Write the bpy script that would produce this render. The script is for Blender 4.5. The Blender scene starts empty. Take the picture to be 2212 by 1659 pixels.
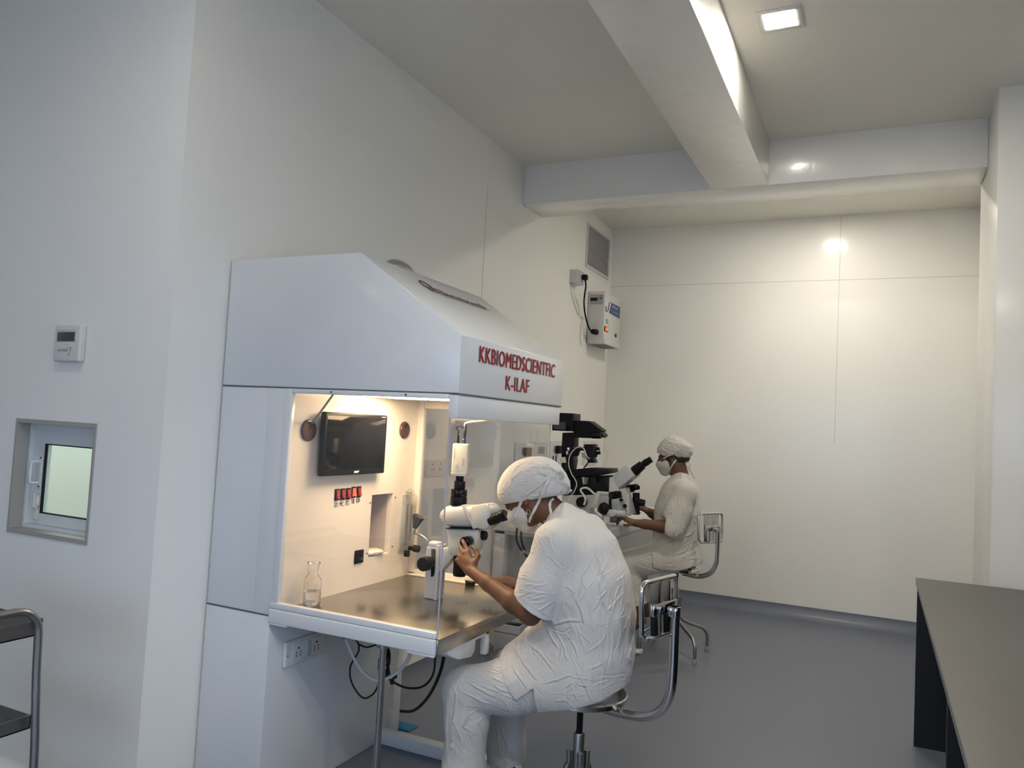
import bpy, bmesh, math, random
import numpy as np
from mathutils import Vector, Matrix, Euler
random.seed(7); np.random.seed(7)
S = bpy.context.scene
C = S.collection
PI = math.pi

# ---------------------------------------------------------------- camera
CAM_H = 1.5
F_PX = 1674.64
YAW, PITCH, ROLL = 0.44454137, 0.05493762, 0.05353371
_fw = Vector((-math.sin(YAW)*math.cos(PITCH), math.cos(YAW)*math.cos(PITCH), math.sin(PITCH)))
_rt = Vector((math.cos(YAW), math.sin(YAW), 0)); _up = _rt.cross(_fw)
RT = _rt*math.cos(ROLL) + _up*math.sin(ROLL)
UP = -_rt*math.sin(ROLL) + _up*math.cos(ROLL)
FW = _fw
cam = bpy.data.cameras.new('camera'); co = bpy.data.objects.new('camera', cam); C.objects.link(co)
cam.sensor_fit = 'HORIZONTAL'; cam.sensor_width = 36.0; cam.lens = F_PX/2212*36
cam.clip_start = 0.05; cam.clip_end = 60
co.matrix_world = Matrix(((RT.x, UP.x, -FW.x, 0), (RT.y, UP.y, -FW.y, 0), (RT.z, UP.z, -FW.z, CAM_H), (0, 0, 0, 1)))
S.camera = co

# ---------------------------------------------------------------- world, exposure
w = bpy.data.worlds.new('world'); S.world = w; w.use_nodes = True
bg = w.node_tree.nodes['Background']; bg.inputs[0].default_value = (0.55, 0.68, 0.9, 1); bg.inputs[1].default_value = 0.6
S.view_settings.view_transform = 'Standard'; S.view_settings.look = 'None'
S.view_settings.gamma = 1; S.view_settings.use_curve_mapping = False
S.view_settings.exposure = 0.11
LIGHT_COL = (1.0, 0.93, 0.80)
DOWNLIGHT = 375.0        # radiance of the ceiling diffusers
HOODLIGHT = 40.0          # radiance of the cabinet lamp
FILL_R = 1.6          # the same for the added fill window beside the camera
WINDOW = 0.9             # radiance of the daylight at the window behind the camera
BACKROOM = 4.0

def at(x, y, X=None, Y=None, Z=None):
    """point of the room seen at pixel (x, y), on the plane X=, Y= or Z="""
    d = RT*((x-1106)/F_PX) - UP*((y-829.5)/F_PX) + FW
    o = Vector((0, 0, CAM_H))
    if X is not None: t = X/d.x
    elif Y is not None: t = Y/d.y
    else: t = (Z-CAM_H)/d.z
    return o + d*t

# ---------------------------------------------------------------- materials
def mat(name, col, rough=0.5, metal=0.0, bump=0.0, bscale=40.0, var=0.0, vscale=3.0, coat=0.0, coat_r=0.1,
        trans=0.0, ior=1.45, emit=None, estr=0.0, sheen=0.0, sss=0.0, spec=0.5, stretch=None, rvar=0.0, bdist=0.01, alpha=1.0, aniso=0.0):
    m = bpy.data.materials.new(name); m.use_nodes = True
    nt = m.node_tree; b = nt.nodes['Principled BSDF']
    b.inputs['Base Color'].default_value = (*col, 1)
    b.inputs['Roughness'].default_value = rough
    b.inputs['Metallic'].default_value = metal
    b.inputs['IOR'].default_value = ior
    b.inputs['Specular IOR Level'].default_value = spec
    b.inputs['Coat Weight'].default_value = coat; b.inputs['Coat Roughness'].default_value = coat_r
    b.inputs['Transmission Weight'].default_value = trans
    b.inputs['Sheen Weight'].default_value = sheen
    b.inputs['Subsurface Weight'].default_value = sss
    b.inputs['Anisotropic'].default_value = aniso
    if sss: b.inputs['Subsurface Radius'].default_value = (0.6, 0.25, 0.15); b.inputs['Subsurface Scale'].default_value = 0.01
    if emit: b.inputs['Emission Color'].default_value = (*emit, 1); b.inputs['Emission Strength'].default_value = estr
    tc = nt.nodes.new('ShaderNodeTexCoord'); src = tc.outputs['Object']
    if stretch:
        mp = nt.nodes.new('ShaderNodeMapping'); mp.inputs['Scale'].default_value = stretch
        nt.links.new(src, mp.inputs['Vector']); src = mp.outputs['Vector']
    if var or rvar:
        n = nt.nodes.new('ShaderNodeTexNoise'); n.inputs['Scale'].default_value = vscale; n.inputs['Detail'].default_value = 5
        nt.links.new(src, n.inputs['Vector'])
        if var:
            r = nt.nodes.new('ShaderNodeMapRange'); r.inputs[3].default_value = 1-var; r.inputs[4].default_value = 1+var
            nt.links.new(n.outputs[0], r.inputs[0])
            mx = nt.nodes.new('ShaderNodeMix'); mx.data_type = 'RGBA'; mx.blend_type = 'MULTIPLY'; mx.inputs[0].default_value = 1
            mx.inputs[6].default_value = (*col, 1); nt.links.new(r.outputs[0], mx.inputs[7]); nt.links.new(mx.outputs[2], b.inputs['Base Color'])
        if rvar:
            r2 = nt.nodes.new('ShaderNodeMapRange'); r2.inputs[3].default_value = max(0.02, rough-rvar); r2.inputs[4].default_value = rough+rvar
            nt.links.new(n.outputs[0], r2.inputs[0]); nt.links.new(r2.outputs[0], b.inputs['Roughness'])
    if bump:
        n2 = nt.nodes.new('ShaderNodeTexNoise'); n2.inputs['Scale'].default_value = bscale; n2.inputs['Detail'].default_value = 4
        nt.links.new(src, n2.inputs['Vector'])
        bp = nt.nodes.new('ShaderNodeBump'); bp.inputs['Strength'].default_value = bump; bp.inputs['Distance'].default_value = bdist
        nt.links.new(n2.outputs[0], bp.inputs['Height']); nt.links.new(bp.outputs[0], b.inputs['Normal'])
        if coat: nt.links.new(bp.outputs[0], b.inputs['Coat Normal'])
    return m

def glass(name, tint=(1, 1, 1), refl=1.0):
    """clear pane: sees through, mirrors by angle"""
    m = bpy.data.materials.new(name); m.use_nodes = True; nt = m.node_tree; nt.nodes.clear()
    out = nt.nodes.new('ShaderNodeOutputMaterial'); mix = nt.nodes.new('ShaderNodeMixShader')
    t = nt.nodes.new('ShaderNodeBsdfTransparent'); t.inputs[0].default_value = (*tint, 1)
    g = nt.nodes.new('ShaderNodeBsdfGlossy'); g.inputs['Roughness'].default_value = 0.02
    fr = nt.nodes.new('ShaderNodeFresnel'); fr.inputs[0].default_value = 1.5
    geo = nt.nodes.new('ShaderNodeNewGeometry'); mr = nt.nodes.new('ShaderNodeMapRange'); mr.inputs[3].default_value = 1.5; mr.inputs[4].default_value = 1/1.5
    nt.links.new(geo.outputs['Backfacing'], mr.inputs[0]); nt.links.new(mr.outputs[0], fr.inputs[0])
    mul = nt.nodes.new('ShaderNodeMath'); mul.operation = 'MULTIPLY'; mul.inputs[1].default_value = refl; mul.use_clamp = True
    nt.links.new(fr.outputs[0], mul.inputs[0]); nt.links.new(mul.outputs[0], mix.inputs[0])
    nt.links.new(t.outputs[0], mix.inputs[1]); nt.links.new(g.outputs[0], mix.inputs[2]); nt.links.new(mix.outputs[0], out.inputs[0])
    return m

M = {}
WALLC = (0.86, 0.845, 0.80)
M['wall'] = mat('wall_enamel', WALLC, 0.38, var=0.03, vscale=1.5, bump=0.12, bscale=7, bdist=0.01, coat=0.35, coat_r=0.16)
M['wall_ripple'] = mat('rippled_enamel', WALLC, 0.25, var=0.03, vscale=1.5, bump=0.25, bscale=9, bdist=0.01, coat=0.6, coat_r=0.14)
M['ceiling'] = mat('ceiling_enamel', (0.83, 0.80, 0.73), 0.5, var=0.05, vscale=1.2, bump=0.08, bscale=6, coat=0.1, coat_r=0.3)
M['floor'] = mat('grey_vinyl_floor', (0.143, 0.158, 0.200), 0.36, var=0.06, vscale=60, bump=0.05, bscale=90, bdist=0.002)
M['seam'] = mat('panel_seam', (0.47, 0.46, 0.43), 0.5)
M['cab'] = mat('powder_coated_white', (0.64, 0.655, 0.67), 0.32, var=0.03, vscale=9, bump=0.05, bscale=18, bdist=0.004, coat=0.4, coat_r=0.1)
M['cabdirt'] = mat('scuffed_dark_line', (0.10, 0.11, 0.12), 0.7, var=0.4, vscale=60)
M['inner'] = mat('cabinet_lining_white', (0.74, 0.70, 0.64), 0.3, coat=0.3, coat_r=0.1)
M['steel'] = mat('brushed_steel', (0.40, 0.375, 0.34), 0.24, metal=1.0, var=0.04, vscale=9, bump=0.015, bscale=30, rvar=0.04)
M['chrome'] = mat('polished_steel', (0.66, 0.645, 0.62), 0.14, metal=1.0, rvar=0.04, vscale=14)
M['dullsteel'] = mat('dull_steel', (0.36, 0.35, 0.34), 0.34, metal=1.0, rvar=0.08, vscale=10)
M['darksteel'] = mat('dark_steel', (0.12, 0.12, 0.12), 0.4, metal=1.0)
M['black'] = mat('black_plastic', (0.007, 0.007, 0.008), 0.4, spec=.22, bump=0.03, bscale=200)
M['blackgloss'] = mat('black_gloss', (0.006, 0.006, 0.007), 0.15, spec=.35)
M['rubber'] = mat('black_rubber', (0.009, 0.009, 0.010), 0.55, spec=.25)
M['white'] = mat('white_plastic', (0.66, 0.65, 0.62), 0.35)
M['cream'] = mat('cream_plastic', (0.70, 0.67, 0.56), 0.4)
M['creamlight'] = mat('ivory_enamel', (0.51, 0.52, 0.49), 0.3, coat=0.3, coat_r=0.1)
M['shade'] = mat('dark_grey_shade', (0.06, 0.062, 0.068), 0.35)
M['greyplastic'] = mat('grey_plastic', (0.30, 0.31, 0.32), 0.45)
M['lightgrey'] = mat('light_grey_enamel', (0.5, 0.51, 0.5), 0.35)
M['palegrey'] = mat('pale_grey_enamel', (0.43, 0.45, 0.47), 0.35)
M['red'] = mat('red_vinyl_lettering', (0.24, 0.008, 0.012), 0.5)
M['redsw'] = mat('red_switch_rocker', (0.32, 0.03, 0.025), 0.25)
M['redlit'] = mat('lit_red_rocker', (0.9, 0.05, 0.02), 0.3, emit=(1, 0.09, 0.03), estr=1.6)
M['brown'] = mat('brown_lettering', (0.12, 0.055, 0.045), 0.5)
M['brownpl'] = mat('brown_grommet_plastic', (0.085, 0.04, 0.035), 0.3)
M['blue'] = mat('blue_label', (0.015, 0.07, 0.25), 0.35)
M['bluecloth'] = mat('bright_blue_sheet', (0.01, 0.13, 0.30), 0.5)
M['lcd'] = mat('lcd_dark', (0.035, 0.06, 0.05), 0.15)
M['glass'] = glass('clear_side_glass', (0.975, 0.975, 0.98), 1.25)
M['glass_far'] = glass('clear_far_glass', (0.95, 0.95, 0.955), 2.2)
M['glassedge'] = mat('glass_cut_edge', (0.42, 0.40, 0.46), .2)
M['screen'] = mat('black_screen', (0.006, 0.006, 0.007), 0.08, spec=.22)
M['pane'] = glass('window_pane', (0.95, 1.0, 0.98), 0.8)
M['clear'] = glass('clear_acrylic', (0.94, 0.945, 0.94), 0.7)
M['wood'] = mat('dark_grey_laminate', (0.060, 0.057, 0.051), 0.42, var=0.04, vscale=3, coat=0.1)
M['blacklam'] = mat('black_laminate', (0.008, 0.008, 0.009), 0.45)
M['laminedge'] = mat('blue_grey_edge_band', (0.16, 0.17, 0.185), 0.4)
M['frame'] = mat('beige_trim', (0.38, 0.36, 0.32), 0.5)
M['pvc'] = mat('white_upvc', (0.66, 0.69, 0.69), 0.3)
M['emit'] = mat('lamp_diffuser', (0.9, 0.9, 0.9), 0.5, emit=LIGHT_COL, estr=DOWNLIGHT)
M['emit_left'] = mat('lamp_diffuser_left', (0.9, 0.9, 0.9), 0.5, emit=LIGHT_COL, estr=DOWNLIGHT*0.12)
M['fill_right'] = mat('fill_diffuser_right', (0.9, 0.9, 0.9), 0.5, emit=LIGHT_COL, estr=DOWNLIGHT*1.45)  # glow of the added right-bay fill lamp
M['emit_mid'] = mat('lamp_diffuser_mid', (0.9, 0.9, 0.9), 0.5, emit=LIGHT_COL, estr=DOWNLIGHT*0.5)
M['hoodlamp'] = mat('warm_tube', (0.9, 0.85, 0.7), 0.5, emit=(1.0, 0.72, 0.42), estr=HOODLIGHT)
M['cotton'] = mat('white_cotton', (0.55, 0.535, 0.51), 0.9, sheen=0.1, bump=0.6, bscale=42, bdist=0.006, var=0.03, vscale=20, spec=0.2)
M['cotton_far'] = mat('off_white_cotton', (0.56, 0.535, 0.48), 0.9, sheen=0.1, bump=0.6, bscale=30, bdist=0.008, var=0.03, vscale=20, spec=0.2)
M['skin'] = mat('brown_skin', (0.125, 0.054, 0.029), 0.58, sss=0.12, bump=0.08, bscale=120, bdist=0.002, var=0.08, vscale=14)
M['hair'] = mat('black_hair', (0.012, 0.009, 0.008), 0.45, bump=0.4, bscale=90, stretch=(1, 1, 8))
M['gold'] = mat('silver_earring', (0.75, 0.70, 0.6), 0.15, metal=1.0)
M['leather'] = mat('brown_leather', (0.11, 0.05, 0.03), 0.55)

# ---------------------------------------------------------------- mesh builder
class MB:
    def __init__(s): s.v = []; s.f = []; s.mi = []; s.cur = 0
    def add(s, vs, fs):
        n = len(s.v); s.v += [tuple(p) for p in vs]
        for f in fs: s.f.append([n+i for i in f]); s.mi.append(s.cur)
        return s
    def raw(s, bm, mtx=None):
        bm.verts.index_update()
        vs = [(mtx @ v.co) if mtx else v.co.copy() for v in bm.verts]
        s.add(vs, [[v.index for v in f.verts] for f in bm.faces]); bm.free(); return s
    def box(s, x0, x1, y0, y1, z0, z1, bev=0.0, seg=2, mtx=None):
        x0, x1 = min(x0, x1), max(x0, x1); y0, y1 = min(y0, y1), max(y0, y1); z0, z1 = min(z0, z1), max(z0, z1)
        bm = bmesh.new(); bmesh.ops.create_cube(bm, size=1)
        for v in bm.verts: v.co = Vector((x0+(v.co.x+.5)*(x1-x0), y0+(v.co.y+.5)*(y1-y0), z0+(v.co.z+.5)*(z1-z0)))
        if bev > 0:
            bev = min(bev, .49*min(x1-x0, y1-y0, z1-z0))
            bmesh.ops.bevel(bm, geom=list(bm.edges), offset=bev, segments=seg, profile=.5, affect='EDGES')
        return s.raw(bm, mtx)
    def prism(s, pts, d0, d1, axis='y', bev=0.0):
        """extrude a 2D outline along an axis. y: pts are (x,z); x: (y,z); z: (x,y)"""
        P3 = {'y': lambda a, b, d: (a, d, b), 'x': lambda a, b, d: (d, a, b), 'z': lambda a, b, d: (a, b, d)}[axis]
        bm = bmesh.new()
        A = [bm.verts.new(P3(a, b, d0)) for a, b in pts]; B = [bm.verts.new(P3(a, b, d1)) for a, b in pts]
        bm.faces.new(A); bm.faces.new(B[::-1]); n = len(pts)
        for i in range(n): bm.faces.new((A[i], B[i], B[(i+1) % n], A[(i+1) % n]))
        bmesh.ops.recalc_face_normals(bm, faces=list(bm.faces))
        if bev: bmesh.ops.bevel(bm, geom=list(bm.edges), offset=bev, segments=2, profile=.5, affect='EDGES')
        return s.raw(bm)
    def lathe(s, prof, o=(0, 0, 0), ax=(0, 0, 1), n=32, cap=True):
        """prof: list of (radius, height) along axis from o"""
        ax = Vector(ax).normalized(); q = Vector((0, 0, 1)).rotation_difference(ax).to_matrix(); o = Vector(o)
        vs = []; fs = []
        for r, h in prof:
            for i in range(n):
                a = 2*PI*i/n; vs.append(o + q @ Vector((r*math.cos(a), r*math.sin(a), h)))
        for k in range(len(prof)-1):
            for i in range(n):
                a = k*n+i; b = k*n+(i+1) % n; fs.append((a, b, b+n, a+n))
        if cap:
            if prof[0][0] > 1e-6: fs.append(tuple(range(n))[::-1])
            if prof[-1][0] > 1e-6: fs.append(tuple((len(prof)-1)*n+i for i in range(n)))
        return s.add(vs, fs)
    def cyl(s, a, b, r, r2=None, n=24, bev=0.0):
        a = Vector(a); b = Vector(b); L = (b-a).length; r2 = r if r2 is None else r2
        pr = [(r, 0), (r2, L)] if bev <= 0 else [(r-bev, 0), (r-.3*bev, .3*bev), (r, bev), (r2, L-bev), (r2-.3*bev, L-.3*bev), (r2-bev, L)]
        return s.lathe(pr, a, b-a, n)
    def tube(s, pts, r, n=10, smooth=6, closed=False, cap=True):
        pts = [Vector(p) for p in pts]
        if smooth: pts = spline(pts, smooth, closed)
        m = len(pts); rs = r if isinstance(r, (list, tuple)) else [r]*m
        if len(rs) != m: rs = list(np.interp(np.linspace(0, 1, m), np.linspace(0, 1, len(rs)), rs))
        vs = []; fs = []; up = None
        for i, p in enumerate(pts):
            t = (pts[(i+1) % m]-pts[i-1]) if closed else (pts[min(i+1, m-1)]-pts[max(i-1, 0)])
            if t.length < 1e-9: t = Vector((0, 0, 1))
            t.normalize()
            if up is None: up = t.orthogonal().normalized()
            up = (up - t*up.dot(t)); up = up.normalized() if up.length > 1e-6 else t.orthogonal().normalized()
            bi = t.cross(up)
            for k in range(n):
                a = 2*PI*k/n; vs.append(p + (up*math.cos(a)+bi*math.sin(a))*rs[i])
        for i in range(m if closed else m-1):
            for k in range(n):
                a = i*n+k; b = i*n+(k+1) % n; c = ((i+1) % m)*n
                fs.append((a, b, c+(k+1) % n, c+k))
        if cap and not closed: fs.append(tuple(range(n))[::-1]); fs.append(tuple((m-1)*n+k for k in range(n)))
        return s.add(vs, fs)
    def ribbon(s, pts, wdt, th, side, smooth=6, taper=None):
        """flat band along pts; side(i,t)-> width direction"""
        pts = [Vector(p) for p in pts]; pts = spline(pts, smooth) if smooth else pts
        m = len(pts); vs = []; fs = []
        for i, p in enumerate(pts):
            t = (pts[min(i+1, m-1)]-pts[max(i-1, 0)]).normalized()
            sd = Vector(side(i/(m-1)) if callable(side) else side); sd = (sd-t*sd.dot(t)).normalized(); nn = t.cross(sd)
            ww = wdt*(taper(i/(m-1)) if taper else 1)
            for a, b in ((-1, -1), (1, -1), (1, 1), (-1, 1)): vs.append(p+sd*a*ww/2+nn*b*th/2)
        for i in range(m-1):
            for k in range(4): fs.append((i*4+k, i*4+(k+1) % 4, i*4+4+(k+1) % 4, i*4+4+k))
        fs.append((3, 2, 1, 0)); e = (m-1)*4; fs.append((e, e+1, e+2, e+3))
        return s.add(vs, fs)
    def slot(s, i): s.cur = i; return s

def spline(P, k, closed=False):
    n = len(P); out = []
    if n < 3: return [P[0].lerp(P[-1], i/k) for i in range(k+1)] if n == 2 and not closed else P
    for i in range(n if closed else n-1):
        g = lambda j: P[j % n] if closed else P[max(0, min(n-1, j))]
        a, b, c, d = g(i-1), g(i), g(i+1), g(i+2)
        for j in range(k):
            t = j/k
            out.append(.5*((2*b)+(c-a)*t+(2*a-5*b+4*c-d)*t*t+(3*b-a-3*c+d)*t**3))
    if not closed: out.append(P[-1])
    return out

MW = {}
def mk(name, verts, faces, mats, parent=None, mi=None, sharp=35, label=None):
    me = bpy.data.meshes.new(name); W = MW.get(parent.name if parent else None, Matrix())
    if parent is not None:
        Wi = W.inverted(); verts = [Wi @ Vector(v) for v in verts]
    me.from_pydata([tuple(v) for v in verts], [], faces)
    for m in (mats if isinstance(mats, (list, tuple)) else [mats]): me.materials.append(m)
    if mi: me.polygons.foreach_set('material_index', mi)
    bm = bmesh.new(); bm.from_mesh(me); bmesh.ops.recalc_face_normals(bm, faces=list(bm.faces)); bm.to_mesh(me); bm.free()
    me.shade_smooth(); me.set_sharp_from_angle(angle=math.radians(sharp)); me.update()
    o = bpy.data.objects.new(name, me); C.objects.link(o)
    if parent is not None: o.parent = parent
    MW[o.name] = W.copy()
    if label: o['label'] = label
    return o
def build(name, mb, m, parent=None, label=None, sharp=35):
    return mk(name, mb.v, mb.f, m, parent, mb.mi, sharp, label)
def thing(name, label, cat, loc=(0, 0, 0), rz=0.0, group=None):
    o = bpy.data.objects.new(name, None); C.objects.link(o); o.empty_display_size = .05
    o.location = loc; o.rotation_euler = (0, 0, rz)
    MW[o.name] = Matrix.Translation(Vector(loc)) @ Matrix.Rotation(rz, 4, 'Z')
    o['label'] = label; o['category'] = cat
    if group: o['group'] = group
    return o
def tag(o, label, cat, group=None):
    o['label'] = label; o['category'] = cat
    if group: o['group'] = group
    return o
def struct(o): o['kind'] = 'structure'; return o
def local(mb, root):
    """mb was laid out in the thing's own frame: move it to the world"""
    W = MW[root.name]; mb.v = [tuple(W @ Vector(p)) for p in mb.v]; return mb
def text(name, body, m, parent, origin, right, up, height, width=None, depth=0.0003, bold=0.0, align='LEFT', label=None, shear=0.0, spacing=1.0, lift=0.0006, double=0.0):
    cu = bpy.data.curves.new(name, 'FONT'); cu.body = body; cu.size = 1; cu.offset = bold; cu.extrude = 0.0; cu.shear = shear; cu.space_character = spacing
    cu.resolution_u = 3
    tmp = bpy.data.objects.new(name+'_tmp', cu); C.objects.link(tmp); dg = bpy.context.evaluated_depsgraph_get(); dg.update()
    me = bpy.data.meshes.new_from_object(tmp.evaluated_get(dg)); C.objects.unlink(tmp); bpy.data.objects.remove(tmp)
    n = len(me.vertices); co = np.empty(n*3); me.vertices.foreach_get('co', co); co = co.reshape(-1, 3)
    x0, x1, y0, y1 = co[:, 0].min(), co[:, 0].max(), co[:, 1].min(), co[:, 1].max()
    fs = [list(p.vertices) for p in me.polygons]; bpy.data.meshes.remove(me)
    sy = height/(y1-y0); sx = sy if width is None else width/(x1-x0)
    right = Vector(right).normalized(); up = Vector(up).normalized(); nn = right.cross(up); O = Vector(origin)
    ox = {'LEFT': x0, 'CENTER': (x0+x1)/2}[align]
    vs = [O + right*((p[0]-ox)*sx) + up*((p[1]-y0)*sy) + nn*lift for p in co]
    # solid: copy the outline a little outwards so that the letters have thickness
    k = len(vs); vs2 = [v + nn*depth for v in vs]
    from collections import Counter
    ec = Counter(); dire = {}
    for f in fs:
        for a, b in zip(f, f[1:]+f[:1]): ec[frozenset((a, b))] += 1; dire[frozenset((a, b))] = (a, b)
    sides = [(dire[e][1], dire[e][0], dire[e][0]+k, dire[e][1]+k) for e, c in ec.items() if c == 1]
    V_ = vs+vs2; F_ = [f[::-1] for f in fs]+[[i+k for i in f] for f in fs]+sides
    if double:                                       # heavier strokes: the same outline once more, a little to the side and above
        n2 = len(V_); V_ = V_+[v+right*double+nn*depth*1.3 for v in V_]; F_ = F_+[[i+n2 for i in f] for f in F_]
    return mk(name, V_, F_, m, parent, label=label)
# ================================================================ ROOM
XW, YB, YC = -2.41, 7.17, 2.06       # left wall, back wall, near corner of the left wall
ZC, ZC2 = 3.42, 3.475                # ceilings either side of the cross beam
def sbox(name, *a, m='wall', bev=0.0):
    return struct(build(name, MB().box(*a, bev=bev), M[m]))
sbox('floor', -5.2, 2.4, -3.0, 7.4, -0.1, 0, m='floor')
sbox('ceiling', -5.2, 2.4, -3.0, 5.1, ZC, ZC+.1, m='ceiling')
sbox('ceiling', -2.53, 0.85, 5.1, 7.3, ZC2, ZC2+.1, m='ceiling')
sbox('wall_left', XW-.12, XW, YC+.12, 7.3, 0, 3.6)
sbox('wall_back', XW-.1, 0.85, YB, YB+.12, 0, 3.6)
sbox('wall_right', 0.72, 0.84, 5.43, 7.3, 0, 3.6)
sbox('wall_far_left', -5.15, -5.0, -3.0, 4.6, 0, 3.6)
wx0, wx1, wz0, wz1 = -2.3, 0.1, 0.75, 2.3      # daylight window in the rear wall, behind the camera
wy0, wy1 = -2.2, 1.6                             # second window, unseen, added in the right wall for cool side light
b = MB(); b.box(2.2, 2.35, -2.95, wy0, 0, 3.6); b.box(2.2, 2.35, wy1, 4.9, 0, 3.6); b.box(2.2, 2.35, wy0, wy1, 0, wz0); b.box(2.2, 2.35, wy0, wy1, wz1, 3.6)
struct(build('wall_near_right', b, M['wall']))
b = MB(); b.box(-5.2, wx0, -3.1, -2.95, 0, 3.6); b.box(wx1, 2.4, -3.1, -2.95, 0, 3.6); b.box(wx0, wx1, -3.1, -2.95, 0, wz0); b.box(wx0, wx1, -3.1, -2.95, wz1, 3.6)
struct(build('wall_rear', b, M['wall']))
# wall with the pass-through opening
px0, px1, pz0, pz1 = -3.268, -2.774, 0.955, 1.422
b = MB()
b.box(-5.0, px0, YC, YC+.12, 0, 3.5); b.box(px1, XW, YC, YC+.12, 0, 3.5)
b.box(px0, px1, YC, YC+.12, 0, pz0); b.box(px0, px1, YC, YC+.12, pz1, 3.5)
struct(build('wall_front_left', b, M['wall']))
# column and beams
sbox('column', 0.525, 2.3, 4.67, 5.43, 0, 3.6, bev=.006)
bpy.data.objects['column'].name = 'wall_column'
ob = sbox('trim_1', -1.045, -0.681, -2.9, 5.08, 3.13, 3.5, m='wall_ripple', bev=.006)
ob = sbox('trim_2', XW, 0.525, 5.08, 5.43, 3.13, 3.6, m='wall_ripple', bev=.006)
# panel seams
b = MB()
x = at(1815, 540, Y=YB-.001).x
b.box(x-.0015, x+.0015, YB-.002, YB+.002, 1.5, ZC2); b.box(XW, 0.72, YB-.0015, YB+.002, 2.912, 2.915)
struct(build('trim_3', b, M['seam']))
struct(build('trim_4', MB().box(XW-.002, XW+.0015, 4.514, 4.517, 1.5, 3.1), M['seam']))
# coved floor edges
def cove(name, axis, fixed, a0, a1, sgn, r=.1, m='floor'):
    pts = [(0, 0)]
    arc = [(r-r*math.sin(t*PI/16), r-r*math.cos(t*PI/16)) for t in range(9)]
    prof = [(0, 0), (r, 0)] + [(a, c) for a, c in arc] + [(0.004, r), (0.004, r+.012), (0, r+.012)]
    prof = [(0, -.01), (r, -.01), (r, .0005)] + [(r-r*math.sin(t*PI/16), .0005+r-r*math.cos(t*PI/16)) for t in range(1, 9)] + [(.0, r+.001)]
    mb = MB()
    if axis == 'y': mb.prism([(fixed+sgn*p, q) for p, q in prof], a0, a1, 'y')
    else: mb.prism([(fixed+sgn*p, q) for p, q in prof], a0, a1, 'x')
    return struct(build(name, mb, M[m]))
cove('baseboard_left', 'y', XW, 3.4, YB, 1)
cove('baseboard_back', 'x', YB, XW, 0.72, -1)
cove('baseboard_front_left', 'x', YC, -5.0, XW, -1, .06, 'wall')
cove('baseboard_right', 'y', .72, 5.43, YB, -1)

# ---- pass-through window
def fr4(mb, x0, x1, z0, z1, t, y0, y1, tb=None, tt=None, tr=None, bev=0):
    """rectangular frame of four butt-jointed bars"""
    tb = t if tb is None else tb; tt = t if tt is None else tt; tr = t if tr is None else tr
    mb.box(x0, x1, y0, y1, z1-tt, z1, bev); mb.box(x0, x1, y0, y1, z0, z0+tb, bev)
    mb.box(x0, x0+t, y0, y1, z0+tb, z1-tt, bev); mb.box(x1-tr, x1, y0, y1, z0+tb, z1-tt, bev); return mb
yo = YC-.005
win = struct(build('window_1', fr4(MB(), px0-.003, px1+.003, pz0-.003, pz1+.003, .012, yo, YC+.048, tb=.018, tt=.017), M['frame']))
y0 = YC+.05
build('window_frame', fr4(MB(), px0, px1, pz0, pz1, .02, y0, y0+.05, tb=.03, tt=.035), M['pvc'], win)
y1 = YC+.068
pa, pb = at(99, 958, Y=y1+.004), at(90, 1108, Y=y1+.004); sx0, sz1, sz0 = (pa.x+pb.x)/2, pa.z, pb.z
build('window_sash', fr4(MB(), px0+.021, px1, pz0+.031, pz1-.036, sx0-px0-.021, y1, y1+.028, tb=sz0-pz0-.031, tt=pz1-.036-sz1, tr=.001), M['pvc'], win)
build('window_gasket', fr4(MB(), sx0-.0005, px1-.001, sz0-.0005, sz1+.0005, .006, y1-.0015, y1+.009, tb=.005, tt=.005, tr=.0005), M['rubber'], win)
build('window_pane', MB().box(sx0+.005, px1, y1+.004, y1+.008, sz0+.003, sz1-.003), M['pane'], win)
W_ = lambda x, y: at(x, y, Y=y1-.02)
hx, hz1, hz0 = W_(80, 995).x, W_(82, 997).z, W_(80, 1043).z
h = MB(); h.tube([(hx, y1, hz1), (hx-.012, y1-.03, hz1), (hx-.012, y1-.036, hz1-.01), (hx-.012, y1-.036, hz0+.01), (hx-.012, y1-.03, hz0), (hx, y1, hz0)], .0055, 8, 3)
h.box(hx-.004, hx+.014, y1-.007, y1-.0005, hz0-.022, hz1+.022, .003)
build('window_handle', h, M['pvc'], win)
for z in (hz1+.016, hz0-.016): build('screw', MB().cyl((hx+.006, y1-.009, z), (hx+.006, y1-.006, z), .004), M['darksteel'], win)
lz1, lz0 = W_(80, 1070).z, W_(78, 1124).z; lm = (lz1+lz0)/2
h = MB(); h.box(hx-.010, hx+.014, y1-.014, y1-.0005, lm+.006, lz1, .003); h.box(hx-.012, hx+.012, y1-.012, y1-.0005, lz0, lm-.010, .003)
h.tube([(hx-.001, y1-.017, lz1+.008), (hx-.001, y1-.017, lm-.002), (hx+.018, y1-.02, lm+.002)], .0045, 8, 0)
build('window_latch', h, M['cream'], win)
# room behind the pass-through
b = MB(); b.box(-5.9, -2.53, 4.0, 4.1, 0, 3.4)
M['mint'] = mat('pale_green_enamel', (0.60, 0.665, 0.625), 0.5, var=.03)
struct(build('wall_anteroom_back', b, M['mint'])); sbox('wall_anteroom_left', -7.2, -7.1, 2.18, 4.1, 0, 3.4)
b = MB(); b.box(-7.1, -5.46, 4.0, 4.1, 0, 3.4)
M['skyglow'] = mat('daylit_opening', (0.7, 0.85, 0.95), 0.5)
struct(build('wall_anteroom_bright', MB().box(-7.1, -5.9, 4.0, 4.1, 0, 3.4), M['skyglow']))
sbox('wall_anteroom_ceiling', -7.2, -2.53, 2.18, 4.1, 3.3, 3.4, m='ceiling')
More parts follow.
